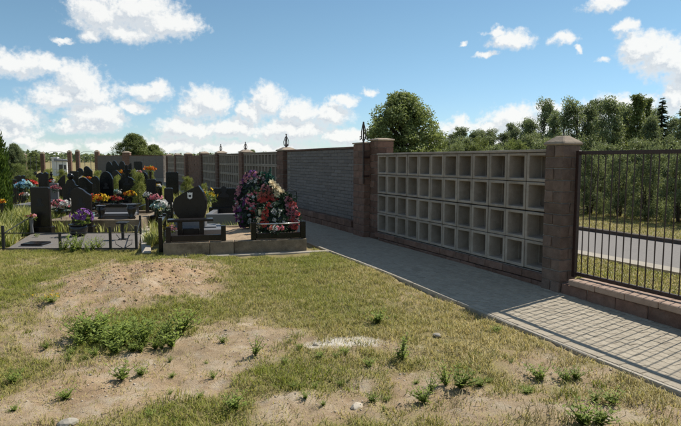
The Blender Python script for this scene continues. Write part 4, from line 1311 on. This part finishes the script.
# ------------------------------------------------------------------ graves
CR = R(5)
def outline(kind, w, h):
    a = w / 2
    if kind == 'rect': return [(-a, 0), (a, 0), (a, h * .97), (a * .9, h), (-a * .9, h), (-a, h * .97)]
    if kind == 'arch': return [(-a, 0), (a, 0), (a, h * .72)] + [(a * math.cos(t), h * .72 + h * .28 * math.sin(t)) for t in np.linspace(.25, math.pi - .25, 9)] + [(-a, h * .72)]
    if kind == 'shoulder': return [(-a, 0), (a, 0), (a, h * .78), (a * .72, h * .80)] + [(a * .62 * math.cos(t), h * .80 + h * .20 * math.sin(t)) for t in np.linspace(.2, math.pi - .2, 8)] + [(-a * .72, h * .80), (-a, h * .78)]
    if kind == 'wave': return [(-a, 0), (a, 0), (a, h * .80), (a * .6, h * .86), (a * .2, h * .95), (-a * .25, h), (-a * .7, h * .98), (-a, h * .92)]
    if kind == 'wing': return [(-a, 0), (a, 0), (a, h * .86), (a * 1.05, h * .96), (a * .6, h), (a * .1, h * .95), (-a * .5, h * .99), (-a * 1.35, h * .93), (-a * 1.5, h * .86), (-a * .95, h * .84)]
    if kind == 'slant': return [(-a, 0), (a, 0), (a, h), (a * .5, h * .97), (-a, h * .72)]
    if kind == 'cross': return [(-a, 0), (a, 0), (a, h * .62), (a * .55, h * .70), (a * .18, h * .72), (a * .18, h * .82), (a * .45, h * .82), (a * .45, h * .89), (a * .18, h * .89), (a * .18, h),
                                (-a * .18, h), (-a * .18, h * .89), (-a * .45, h * .89), (-a * .45, h * .82), (-a * .18, h * .82), (-a * .18, h * .72), (-a * .55, h * .70), (-a, h * .62)]
def bust(k):
    pts = [(-.5, 0), (.5, 0), (.46, .22), (.2, .36), (.15, .45)]
    pts += [(.27 * math.cos(t), .72 + .30 * math.sin(t)) for t in np.linspace(-1.0, math.pi + 1.0, 11)]
    pts += [(-.15, .45), (-.2, .36), (-.46, .22)]
    return [(x * k, z * k) for x, z in pts]
def gravestone(u, y, wpx, vtop, kind, label, mat='granite', zb=0.0, thick=.10, face=True, rz=None, finial=0, base=True, name='gravestone'):
    p = at(u, vtop, y); w = wpx * y / FPX; H = p.z - zb
    root = empty(name, (p.x, p.y, zb), CR + random.uniform(-.06, .06) if rz is None else rz, label, 'gravestone', 'gravestones')
    b = .14 if base else -.02
    poly = outline(kind, w, H - b)
    sl = MB().prism([(x, z + b) for x, z in poly], -thick / 2, thick / 2).build('slab', M[mat], root, .008)
    if base: MB().box(-w * .62, w * .62, -thick * 1.1, thick * 1.1, -.1, b + .002).build('base', M[mat], root, .01)
    if face and wpx > 6:
        k = w * .46
        MB().prism([(x, z + b + (H - b) * .52) for x, z in bust(k)], -thick / 2 - .003, -thick / 2 + .01).build('portrait', M['etch'], sl)
    if finial:
        MB().lathe([(.02, 0), (finial * .35, finial * .15), (finial * .5, finial * .5), (finial * .35, finial * .85), (.01, finial)], 10, (0, 0, H - .02)).build('finial', M[mat], root, 0, True)
    return root
def border(name, u0, u1, y0, y1, h, t, mat, label, fill=None, zfill=.06, rz=CR, cat='grave border'):
    a = at(u0, 230, y0); w = at(u1, 230, y0).x - a.x; dp = y1 - y0
    root = empty(name, (a.x, y0, 0), rz, label, cat, 'grave borders')
    MB().box(0, w, 0, t, -.1, h).build('front_kerb', M[mat], root, .008)
    MB().box(0, w, dp - t, dp, -.1, h - .004).build('back_kerb', M[mat], root, .008)
    for x in (0, w - t): MB().box(x, x + t, t + .001, dp - t - .001, -.1, h - .002).build('side_kerb', M[mat], root, .008)
    if fill: MB().box(t, w - t, t, dp - t, -.05, zfill).build('fill', M[fill], root)
    PLOTS.append((a.x - .05, a.x + w + .05, y0 - .1, y1 + .05))
    return root, w, dp

# --- plot one: fenced, left foreground
def plot_one():
    a = onground(6, 250.5); b = onground(140, 249.5); y0 = a.y; w = b.x - a.x; dp = 2.25
    sk = -.33                      # the plot's sides run parallel to the wall
    root = empty('grave_pad', (a.x, y0, 0), 0, 'grey gravel pad of the fenced plot in the left foreground', 'grave pad')
    me = MB().add([(0, 0, -.1), (w, 0, -.1), (w + sk * dp, dp, -.1), (sk * dp, dp, -.1), (0, 0, .03), (w, 0, .03), (w + sk * dp, dp, .03), (sk * dp, dp, .03)],
                  [(0, 3, 2, 1), (4, 5, 6, 7), (0, 1, 5, 4), (1, 2, 6, 5), (2, 3, 7, 6), (3, 0, 4, 7)])
    me.build('slab', M['slabconc'], root, .01)
    MB().box(.02, w - .02, -.035, -.002, -.1, .05).build('edging', M['plinth'], root, .008)
    PLOTS.append((a.x - .20, b.x + .02, y0 - .02, y0 + .8)); PLOTS.append((a.x - .55, b.x - .2, y0 + .7, y0 + 1.6)); PLOTS.append((a.x - .8, b.x - .45, y0 + 1.5, y0 + 2.5))
    f = empty('plot_fence', (a.x, y0, 0), 0, 'low black iron fence round the left foreground plot', 'fence', None)
    H = .44
    def post(x, y, h=H): MB().box(x - .02, x + .02, y - .02, y + .02, 0, h).build('post', M['iron2'], f, .003)
    post(-.02, -.03, H + .02); post(sk * dp * .92, dp * .92); post(w * .80, -.03); post(w - .01, -.03, H + .02); post(w + sk * dp * .92, dp * .92); post(w * .42, -.03, H - .1)
    MB().tube([(-.6, -.03, .32), (w, -.03, .33)], .010, 5).build('top_rail', M['iron2'], f)
    MB().tube([(-.3, -.03, .035), (w, -.03, .045)], .012, 5).build('bottom_rail', M['iron2'], f)
    MB().tube([(0, 0, .33), (sk * dp * .92, dp * .92, .40)], .010, 5).build('side_rail', M['iron2'], f)
    MB().tube([(w, 0, .33), (w + sk * dp * .92, dp * .92, .33)], .010, 5).build('side_rail', M['iron2'], f)
    for cx in (w * .9, sk * dp * .4):
        y = -.03 if cx > 0 else dp * .4
        for q in (-1, 1):
            MB().tube([(cx + q * .02, y, .05), (cx + q * .14, y, .12), (cx + q * .16, y, .2), (cx + q * .04, y, .19), (cx + q * .13, y, .30)], .007, 5).build('scroll', M['iron2'], f)
    gravestone(40, 12.45, 18, 187, 'rect', 'tall black polished gravestone with faint portrait, leftmost in the fenced front plot', 'granite2', .03)
    gravestone(81, 12.6, 19, 187.5, 'wave', 'black gravestone with faint portrait behind the purple flowers', 'granite2', .03)
    p = onground(31, 246.5, .03)
    r2 = empty('ground_plaque', (p.x, p.y, .03), 0, 'small black slab lying flat in the left foreground plot', 'plaque')
    MB().box(-.2, .2, 0, .35, 0, .05).build('slab', M['granite'], r2, .008)
    MB().box(-.23, .23, -.02, .37, -.02, .012).build('base', M['greygranite'], r2, .004)
    p = onground(123, 239.5, .03)
    r3 = empty('pedestal_table', (p.x, p.y, .03), R(6), 'small dark pedestal table in the fenced front plot', 'table')
    MB().box(-.11, .11, -.10, .12, .33, .36).build('top', M['iron2'], r3, .006)
    MB().box(-.025, .025, -.025, .025, 0, .335).build('leg', M['iron2'], r3, .004)
    MB().box(-.08, .08, -.06, .06, 0, .02).build('foot', M['iron2'], r3, .004)
    bouquet(31, 216, 12.2, 4.0, ('red', 'rose'), 'red flower in slim vase left of the leftmost tall gravestone', .03, 'greygranite', 'weed', 8)
    bouquet(82, 217, 11.9, 8.5, ('purple', 'purple'), 'purple flowers in a wide black pot before the second front gravestone', .03, None, 'weed', 22)
    p = onground(82, 235, .03)
    MBp = MB().lathe([(.10, 0), (.17, .05), (.19, .18), (.16, .24), (.14, .24)], 14)
    o = empty('flower_pot', (p.x, 11.9, .03), 0, 'wide black pot holding the purple flowers', 'pot'); MBp.build('bowl', M['ceramic'], o, 0, True); MB().lathe([(.17, .235), (.195, .24), (.195, .26), (.17, .265)], 14).build('rim', M['ceramic'], o)
    bouquet(37, 238, 11.7, 2.2, ('white',), 'tiny white flowers lying on the left foreground plot', .03, None, 'weed', 5)
plot_one()

# --- rows behind plot one
border('grave_border', 46, 137, 12.85, 15.4, .26, .14, 'plinth', 'brown concrete border directly behind the fenced front plot', 'plinth', .18)
def ledger(u0, u1, y, z, dp, label, mat='granite', h=.07):
    a = at(u0, 220, y); w = at(u1, 220, y).x - a.x
    root = empty('grave_ledger', (a.x + w / 2, y, z), CR, label, 'ledger slab')
    MB().box(-w / 2, w / 2, 0, dp, 0, h).build('slab', M[mat], root, .008)
    MB().box(-w / 2 + .06, w / 2 - .06, .06, dp - .06, -z, .001).build('base', M['greygranite'], root, .006)
    return root
ledger(50, 65, 14.0, .30, .9, 'black ledger slab behind the first and second front gravestones')
ledger(97, 134, 13.4, .30, .35, 'long pale ledger slab in the plot behind the fenced one', 'greygranite')
ledger(97, 136, 14.6, .42, .55, 'black stepped ledger below the red flowers')
def urn(u, y, zb, hpx, label, mat='ceramic'):
    p = at(u, 220, y); h = hpx * y / FPX
    root = empty('flower_vase', (p.x, y, zb), 0, label, 'vase', 'empty vases')
    MB().lathe([(h * .22, 0), (h * .3, h * .06), (h * .16, h * .2), (h * .34, h * .6), (h * .36, h * .8), (h * .28, h * .9), (h * .34, h)], 12).build('body', M[mat], root, 0, True)
    MB().lathe([(h * .30, h * .985), (h * .38, h), (h * .38, h * 1.04), (h * .30, h * 1.05)], 12).build('rim', M[mat], root)
urn(101.5, 13.2, .26, 13, 'dark stone vase on the brown border behind the fenced plot')
urn(132, 13.3, .26, 14, 'dark vase near the right end of the brown border')
urn(92.5, 13.0, .26, 7, 'teal glass jar beside the purple flowers', 'basket')
border('grave_border', 62, 93, 15.6, 17.6, .30, .12, 'granite', 'black granite border left of the orange bouquet', 'slabconc', .1)
border('grave_border', 97, 138, 15.7, 18.4, .34, .12, 'granite', 'black granite border under the arch topped stones', 'slabconc', .1)
border('grave_border', 14, 36, 15.0, 17.0, .45, .10, 'greygranite', 'grey stone border under the blue wreath at left', 'slabconc', .2)
border('grave_border', 146, 170, 14.0, 17.0, .25, .12, 'granite', 'black granite border right of the concrete walkway', 'slabconc', .1)
border('grave_border', 206, 243, 12.9, 15.0, .40, .12, 'greygranite', 'grey granite border between the polished stone and the wreaths', 'slabconc', .3)

G = gravestone
G(43, 17.5, 9, 172, 'wing', 'narrow black gravestone with wing shaped top behind the leftmost front stone', thick=.12)
G(70.5, 16.8, 15, 179, 'shoulder', 'broad black gravestone with a ball finial, left of centre', finial=.20)
G(85.5, 16.9, 13, 177, 'wave', 'black gravestone with sloping curved top left of the orange flowers')
G(106, 18.0, 13, 171.5, 'arch', 'black arch topped gravestone behind the orange and red flowers')
G(126.5, 18.1, 16, 165, 'cross', 'black gravestone crowned by a small cross, behind the yellow flowers')
G(151, 16.5, 9, 179, 'rect', 'plain black gravestone beside the concrete walkway, behind pink flowers')
G(12, 20, 7, 179.5, 'rect', 'small black gravestone nearest the thuja')
G(20.5, 22, 8, 175, 'wing', 'small dark gravestone with ragged top behind the red wreath')
G(54, 17.2, 8, 183, 'rect', 'low pale grey gravestone with pink flowers', 'greygranite', face=False)
G(51, 26, 5, 171.5, 'cross', 'small dark cross stone between the hut and the wing topped stone', face=False)
G(61, 22, 7, 175, 'slant', 'small slanted dark gravestone above the pale grey one', face=False)
G(95, 21, 9, 176, 'arch', 'small dark arch stone between the two larger middle stones')
G(168.5, 14.2, 8, 188, 'rect', 'dark gravestone half hidden behind the polished angular stone')
G(224, 14.4, 24, 188, 'rect', 'wide black gravestone left of the wreath pile', zb=.30)
G(138, 30, 8, 161.5, 'rect', 'distant black gravestone below the middle of the far wall', face=False)
G(158.5, 20, 6, 181, 'rect', 'small dark stone near the mint coloured flowers', face=False)
for u, v, k, l in ((109, 161.5, 'arch', 'leftmost of the small black stones in front of the far wall'), (115.5, 160.5, 'wave', 'second small black stone in front of the far wall'), (122, 161, 'arch', 'third small black stone in front of the far wall'), (128, 163, 'slant', 'rightmost small black stone in front of the far wall')):
    G(u, 31, 6.5, v, k, l, face=False)
G(88, 28, 8, 166, 'wave', 'distant dark curved stone left of the far wall', face=False)
G(80, 29, 7, 168, 'arch', 'distant dark arched stone below the tall gate pillars', face=False)
G(74, 24, 8, 171, 'rect', 'distant plain dark stone behind the ball finial stone', face=False)
G(172, 24, 12, 172, 'rect', 'low dark distant stone behind the polished angular stone', face=False)
G(117, 24, 8, 170, 'wave', 'dark stone between arch and cross stones, farther back', face=False)
G(5, 24, 7, 181, 'arch', 'dark stone partly behind the thuja', face=False)
G(33, 27, 6, 172, 'rect', 'distant small dark stone left of the wing topped stone', face=False)
G(144, 26, 7, 172, 'arch', 'distant dark arch stone right of the cross stone', face=False)

for u, y, v, w, l in ((139, 17.4, 173, .55, 'tall yellow green shrub beside the walkway behind the white flowers'), (187, 22, 177, .8, 'yellow green shrub behind the polished angular stone'),
                      (151, 29.5, 171, .6, 'green shrub under the orange flowers before the far wall'), (116, 20.5, 176, .5, 'green shrub between the arch stone and the cross stone'),
                      (62, 26, 170, .8, 'yellow green shrub near the white hut'), (97, 25, 171, .6, 'shrub between the distant dark stones left of the far wall'),
                      (35, 22, 176, .7, 'green shrub left of the wing topped stone'), (47, 30, 169, .9, 'low shrub in front of the white post'), (203, 19, 184, .6, 'low shrub behind the leafy plant with cream flowers'), (134, 24, 170, .5, 'light shrub right of the cross stone')):
    tree('grave_shrub', u, y, v, 'willow', 201 + int(u) % 3, l, w, 'shrubs among the graves', 'shrub', leaf='gravelime')
# --- concrete walkway between the plots
def walkway():
    root = empty('walkway', (0, 0, 0), 0); tag(root, 'pale concrete walkway between the two front plots', kind='structure')
    def quad(u0, u1, y): return at(u0, 250, y).x, at(u1, 250, y).x
    ys = np.arange(9.75, 21, .75)
    for i, y in enumerate(ys[:-1]):
        y1 = ys[i + 1] - .03
        f = lambda yy: (141.5 + (yy - 10) * -.15, 151 - (yy - 10) * .2)
        a0, b0 = quad(*f(y), y); a1, b1 = quad(*f(y1), y1); z = .03 + random.uniform(-.008, .008)
        MB().add([(a0, y, -.1), (b0, y, -.1), (b1, y1, -.1), (a1, y1, -.1), (a0, y, z), (b0, y, z), (b1, y1, z), (a1, y1, z)],
                 [(0, 3, 2, 1), (4, 5, 6, 7), (0, 1, 5, 4), (1, 2, 6, 5), (2, 3, 7, 6), (3, 0, 4, 7)]).build('paving_slab', M['kerb'], root, .006)
    PLOTS.append((at(139, 250, 10).x, at(152, 250, 10).x, 9.7, 13)); PLOTS.append((at(139, 250, 14).x, at(150, 250, 14).x, 13, 21))
walkway()

# --- plot two: plinth with polished angular stone and wreaths
P2 = onground(163, 257); P2R = R(14)
def plot_two():
    w, dp, h = 2.50, 2.5, .235
    root = empty('grave_plinth', (P2.x, P2.y, 0), P2R, 'rough concrete plinth with sand fill carrying the polished stone and wreaths', 'grave plinth')
    x = 0
    for L_ in (.78, .42, 1.30):
        me = rough_block('front_block', L_ - .006, .16, h + .1, .012, .008, int(L_ * 100)); new('front_block', me, M['plinth'], root, (x + L_ / 2, .08, -.1)); x += L_
    for xx in (.08, w - .08): new('side_block', rough_block('side_block', .15, dp - .17, h + .09, .012, .008, int(xx * 50)), M['plinth'], root, (xx, dp / 2 + .09, -.1))
    new('back_block', rough_block('back_block', w - .34, .15, h + .09, .012, .006, 9), M['plinth'], root, (w / 2, dp - .08, -.1))
    # sand fill, uneven
    n = 26; X, Y = np.meshgrid(np.linspace(.15, w - .15, n), np.linspace(.15, dp - .15, n))
    Z = h - .045 + .09 * (fbm(X * 3, Y * 3, 3, 3) - .4) + .10 * np.exp(-((X - 1.75) / .5) ** 2 - ((Y - 1.3) / .7) ** 2)
    i = np.arange(n * n).reshape(n, n); F = np.stack([i[:-1, :-1].ravel(), i[:-1, 1:].ravel(), i[1:, 1:].ravel(), i[1:, :-1].ravel()], 1)
    new('sand_fill', mesh_np('sand_fill', np.stack([X.ravel(), Y.ravel(), Z.ravel()], 1), F, smooth=True), M['sand'], root)
    new('footing', rough_block('footing', w + .5, .16, .06, .01, .006, 4), M['kerb'], root, (w / 2 + .2, -.07, -.05))
    PLOTS.append((P2.x - .05, P2.x + w, P2.y - .02, P2.y + dp + .4))
    def sub(name, lx, ly, z, label, cat): return empty(name, (P2.x + lx * math.cos(P2R) - ly * math.sin(P2R), P2.y + lx * math.sin(P2R) + ly * math.cos(P2R), z), P2R, label, cat)
    # left granite railing
    r = sub('granite_railing', .05, .08, h, 'low black granite railing at the left front of the plinth', 'railing')
    for xx in (0, .93): MB().box(xx, xx + .085, -.04, .045, 0, .27).build('post', M['granite2'], r, .008)
    MB().box(.087, .928, -.03, .035, .01, .115).build('bottom_rail', M['granite2'], r, .006)
    r = sub('granite_railing', 1.50, .08, h, 'low black granite railing with steel bar before the wreaths', 'railing')
    for xx in (0, .89): MB().box(xx, xx + .095, -.05, .05, 0, .31).build('post', M['granite'], r, .008)
    MB().box(.097, .888, -.035, .04, .01, .11).build('bottom_rail', M['granite'], r, .006)
    MB().tube([(.095, 0, .275), (.89, 0, .275)], .011, 8).build('steel_bar', M['chrome'], r, 0, True)
    MB().tube([(.93, .05, .275), (.93, 1.1, .275)], .011, 8).build('steel_bar', M['chrome'], r, 0, True)
    MB().box(.89, .985, 1.1, 1.2, 0, .31).build('post', M['granite'], r, .008)
    r = sub('granite_railing', -.09, .35, 0, 'tall thin black post and rail at the left edge of the plinth', 'railing')
    MB().box(0, .07, 0, .07, 0, .64).build('post', M['granite'], r, .008); MB().box(0, .07, 1.2, 1.27, 0, .60).build('post', M['granite'], r, .008)
    MB().box(.01, .06, .071, 1.199, .48, .56).build('top_rail', M['granite'], r, .006)
    # bench
    r = sub('granite_bench', .06, .42, h - .02, 'black granite bench in front of the polished angular stone', 'bench')
    MB().box(0, .80, 0, .26, .33, .375).build('seat', M['granite2'], r, .008)
    for xx in (.17, .55): MB().box(xx, xx + .085, .05, .22, 0, .331).build('leg', M['granite2'], r, .006)
    MB().box(.257, .548, .11, .15, .06, .19).build('stretcher', M['granite2'], r, .005)
    # slab and polished stone
    r = sub('grave_ledger', -.02, .95, h, 'pale grey ledger slab under the polished angular stone', 'ledger slab')
    MB().box(0, 1.05, 0, .95, -.02, .10).build('slab', M['greygranite'], r, .01)
    MB().box(.12, .95, .25, .75, .101, .13).build('upper_slab', M['greygranite'], r, .006)
    r = sub('polished_gravestone', .17, 1.42, h + .12, 'dark polished angular gravestone with small white emblem', 'gravestone'); r['group'] = 'gravestones'; r.rotation_euler.z = R(2)
    MB().box(-.02, .58, -.10, .10, 0, .14).build('base', M['greygranite'], r, .01)
    s = .0197
    poly = [(177, 218), (200, 218), (203, 207), (203.2, 199), (200.5, 191), (196, 184.5), (190, 187), (181, 191.5), (172.5, 197), (170, 204), (172, 212)]
    poly = [((x - 170) * s - .05, (218 - z) * s + .14) for x, z in poly]
    MB().prism(poly, -.06, .06).build('slab', M['granite2'], r, .010)
    ex, ez = (187.5 - 170) * s - .05, (218 - 194) * s + .14
    e = MB().prism([(ex - .045, ez - .05), (ex, ez - .075), (ex + .045, ez - .05), (ex + .05, ez + .06), (ex + .015, ez + .05), (ex, ez + .065), (ex - .015, ez + .05), (ex - .05, ez + .06)], -.066, -.055).build('emblem', M['white'], r)
    MB().prism([(ex - .022, ez - .03), (ex + .022, ez - .03), (ex + .024, ez + .01), (ex - .024, ez + .01)], -.069, -.060).build('emblem_panel', M['etch'], e)
    bouquet(171, 228, P2.y + .45, 5.2, ('yellow', 'rose'), 'yellow and pink flowers behind the left granite railing', h - .03, None, 'weed', 14)
plot_two()
bouquet(61, 205, 13.6, 7, ('rose', 'pink', 'white'), 'pink flowers between the two front gravestones', .37)
bouquet(97, 199, 15.2, 7, ('coral', 'orange', 'yellow'), 'orange and yellow bouquet before the arch topped stone', .3, n=20)
bouquet(116, 199.5, 15.0, 4.8, ('red', 'coral'), 'bright red bouquet below the arch topped stone', .5)
bouquet(118, 192, 15.6, 3.2, ('mint', 'white'), 'pale mint flowers above the red bouquet', .4)
bouquet(130, 194.5, 16.2, 4.6, ('orange', 'yellow'), 'yellow bouquet below the cross stone', .34)
bouquet(156, 198, 14.0, 5.2, ('pink', 'rose'), 'pink bouquet right of the walkway', .2)
bouquet(147, 195, 15.2, 4.0, ('white',), 'white flowers beside the walkway', .2)
bouquet(161, 206, 13.0, 7.5, ('mint', 'white'), 'mint and white flowers with dark leaves left of the polished stone', .0, None, n=18)
bouquet(209, 196, 13.4, 6.0, ('cream', 'yellow'), 'tall leafy plant with cream flowers right of the polished stone', .3, None, 'lime', 7, 1.3, 2.2)
bouquet(24, 186.5, 16.0, 6.5, ('blue', 'blue', 'mint'), 'pale blue wreath on the grey border at left', .45, None, n=18)
bouquet(31.5, 184, 16.6, 5.5, ('coral', 'red'), 'red wreath beside the pale blue one', .45, None)
bouquet(19.5, 185, 16.8, 3.0, ('coral', 'rose'), 'small red flowers left of the pale blue wreath', .45)
bouquet(25, 195, 15.2, 3.2, ('salmon', 'white'), 'small salmon flowers under the pale blue wreath', .3, None)
bouquet(56, 188, 17.0, 3.6, ('pink', 'rose'), 'pink flowers on the low pale grey stone', .5, None)
bouquet(53, 181.5, 19, 2.6, ('red', 'white'), 'tiny red flowers above the pale grey stone', .3)
bouquet(83, 178.5, 21, 2.6, ('white', 'yellow'), 'tiny pale flowers behind the ball finial stone', .3)
bouquet(89, 178.5, 21.5, 2.4, ('coral', 'orange'), 'tiny orange flowers left of the small arch stone', .3)
bouquet(150, 169, 28.5, 4.0, ('orange', 'orange'), 'orange flowers in front of the far wall', .3, leaf='weed')
bouquet(138.5, 172, 28, 2.6, ('white', 'rose'), 'small white and pink flowers below the distant black stone', .4)
bouquet(121, 172, 27, 2.6, ('yellow', 'orange'), 'small yellow flowers near the small black stones', .4)
bouquet(158, 186, 19.5, 2.8, ('yellow', 'white'), 'small yellow flowers beside the small dark stone', .3)
bouquet(1, 202, 12.4, 4, ('orange', 'yellow'), 'orange flowers at the left edge by the thuja', .3)
bouquet(69, 205.5, 13.8, 3.0, ('white',), 'white lily beside the pink flowers', .37)

# --- wreath pile
wr = np.random.default_rng(44)
def wreath(lx, ly, H, W, lean, rz, zones, label, z0=.22, leaf='darkleaf', nleaf=520, big=None):
    x = P2.x + lx * math.cos(P2R) - ly * math.sin(P2R); y = P2.y + lx * math.sin(P2R) + ly * math.cos(P2R)
    root = empty('funeral_wreath', (x, y, z0), P2R + rz, label, 'wreath', 'funeral wreaths piled on the grave')
    def surf(a, b):
        a = np.asarray(a, float); b = np.asarray(b, float)
        wb = W * np.sin(np.pi * np.clip(.22 + .74 * b, 0, 1)) ** .8
        th = .16 * W * 1.6 * np.sqrt(np.clip(1 - a * a, 0, 1)) * np.sin(np.pi * np.clip(.12 + .82 * b, 0, 1))
        return np.stack([a * wb, b * H * lean - th, b * H], -1)
    def nrm(a, b):
        a = np.asarray(a, float)
        return unit(np.stack([a * .9, -1.0 + 0 * a, .25 + .5 * np.asarray(b, float)], -1))
    a = wr.uniform(-1, 1, nleaf); b = wr.uniform(0, 1, nleaf)
    C = surf(a, b) * 1.0 + wr.normal(size=(nleaf, 3)) * .02; D = unit(nrm(a, b) * .7 + rand_dirs(nleaf, wr)); Nn = unit(np.cross(D, rand_dirs(nleaf, wr)))
    l_ = wr.uniform(.05, .13, nleaf); V, F = leaf_quads(C, D, Nn, l_, l_ * .38)
    new('greenery', mesh_np('greenery', V, F, np.repeat(wr.random(nleaf), 4)), LM[leaf], root)['kind'] = 'stuff'
    fr = MB()                                   # backing board
    pts = [tuple(surf(q, 0.02 + .96 * t)[[0, 2]] if False else (float(surf(q, t)[0]), float(surf(q, t)[2]))) for q, ts in ((1, np.linspace(.02, .98, 9)), (-1, np.linspace(.98, .02, 9))) for t in ts]
    n = len(pts); vs = [(px, pz * lean + .03, pz) for px, pz in pts] + [(px * .96, pz * lean + .07, pz) for px, pz in pts]
    fr.add(vs, [tuple(range(n)), tuple(range(2 * n - 1, n - 1, -1))] + [(i, (i + 1) % n, n + (i + 1) % n, n + i) for i in range(n)])
    fr.build('backing', M['ceramic'], root)
    for colr, cnt, (a0, a1, b0, b1), r in zones:
        a = wr.uniform(a0, a1, cnt); b = wr.uniform(b0, b1, cnt)
        V, F, T = petals(surf(a, b) + nrm(a, b) * .035, nrm(a, b) + wr.normal(size=(cnt, 3)) * .25, r, wr, ((7, 1, .3), (6, .75, .7), (4, .45, 1.2)))
        o = new('blossom', mesh_np('blossom', V, F, T), FM[colr], root); o['kind'] = 'stuff'
    for (colr, a, b, r) in big or ():
        P_ = surf([a], [b]) + nrm([a], [b]) * .06
        V, F, T = petals(P_, nrm([a], [b]), r, wr, ((8, 1, .25), (7, .85, .6), (6, .65, 1.0), (4, .42, 1.8)))
        new('rose', mesh_np('rose', V, F, T), FM[colr], root)
    return root
# zones: colour, count, (across from, to, up from, to), radius
wreath(1.72, 1.75, 1.18, .40, .10, .15, [('violet', 26, (-1, -.8, .05, .95), .035), ('rose', 26, (-1, -.6, .15, .95), .04), ('white', 14, (-.9, -.3, .1, .6), .045), ('rose', 22, (-1, -.8, .3, .98), .035), ('white', 12, (-.5, .4, .55, .9), .045), ('purple', 12, (-.6, .5, .90, 1.0), .035), ('rose', 16, (-.6, .6, .86, 1.0), .04)],
       'tall back wreath edged with purple flowers at the left of the pile')
wreath(1.98, 1.85, 1.16, .32, .06, -.05, [('white', 8, (-.8, 0, .7, .9), .045), ('rose', 10, (-.9, -.2, .72, .95), .04)], 'tall back wreath topped with teal greenery at the top of the pile', leaf='teal')
wreath(1.74, 1.35, .82, .34, .22, .15, [('white', 26, (-.9, .9, .1, .9), .042), ('violet', 16, (-1, -.8, .02, .9), .035), ('pink', 18, (-.8, .2, .5, .98), .04), ('coral', 12, (-.5, .6, .3, .7), .042), ('mint', 12, (-.6, .6, .1, .6), .04)], 'left wreath dotted with white and violet flowers')
wreath(1.98, 1.25, .92, .34, .20, 0, [('salmon', 34, (-.9, .7, .72, .90), .045), ('coral', 26, (-.7, .5, .64, .76), .045), ('rose', 14, (-.9, .2, .86, .98), .045), ('cream', 12, (.1, .8, .5, .9), .045)], 'middle wreath with a band of salmon red flowers',
       big=[('cream', .72, .90, .13), ('cream', .95, .78, .125), ('cream', .85, .62, .12), ('cream', .6, .99, .11), ('cream', .5, .76, .09)])
wreath(1.97, .80, .58, .30, .30, 0, [('coral', 30, (-.62, -.30, .25, .95), .042), ('coral', 12, (-.5, .0, .85, .98), .042), ('cream', 12, (-.98, -.68, .2, .8), .04), ('white', 9, (.02, .30, .08, .95), .052), ('white', 7, (.5, .8, .2, .8), .035)],
       'front wreath with an arc of red flowers and a column of white ones')
wreath(2.25, 1.00, .74, .26, .25, -.30, [('pink', 42, (.15, 1.0, .10, .92), .042), ('coral', 26, (.3, 1.0, .05, .85), .042), ('rose', 18, (.0, .8, .2, .95), .042)], 'right wreath covered with pink and red flowers')
r = bouquet(276, 229, P2.y + .50, 5.5, ('salmon', 'white', 'pink'), 'pink and white flowers lying behind the railing under the wreaths', .22, None, n=16, flat=.5)
# iron lattice stand behind the wreaths
p = at(291, 215, 11.9)
r = empty('iron_stand', (p.x, p.y, 0), P2R, 'thin black iron lattice stand right behind the wreath pile', 'stand')
for xx in (-.12, .12): MB().tube([(xx, 0, 0), (xx, 0, .98)], .010, 5).build('post', M['iron2'], r)
for z in (.98, .80, .45): MB().tube([(-.12, 0, z), (.12, 0, z)], .008, 5).build('rail', M['iron2'], r)
MB().tube([(-.12, 0, .98), (-.03, 0, 1.06), (.06, 0, 1.02), (.12, 0, .98)], .007, 5).build('scroll', M['iron2'], r)

build_grass()
build_pebbles()
build_weeds()
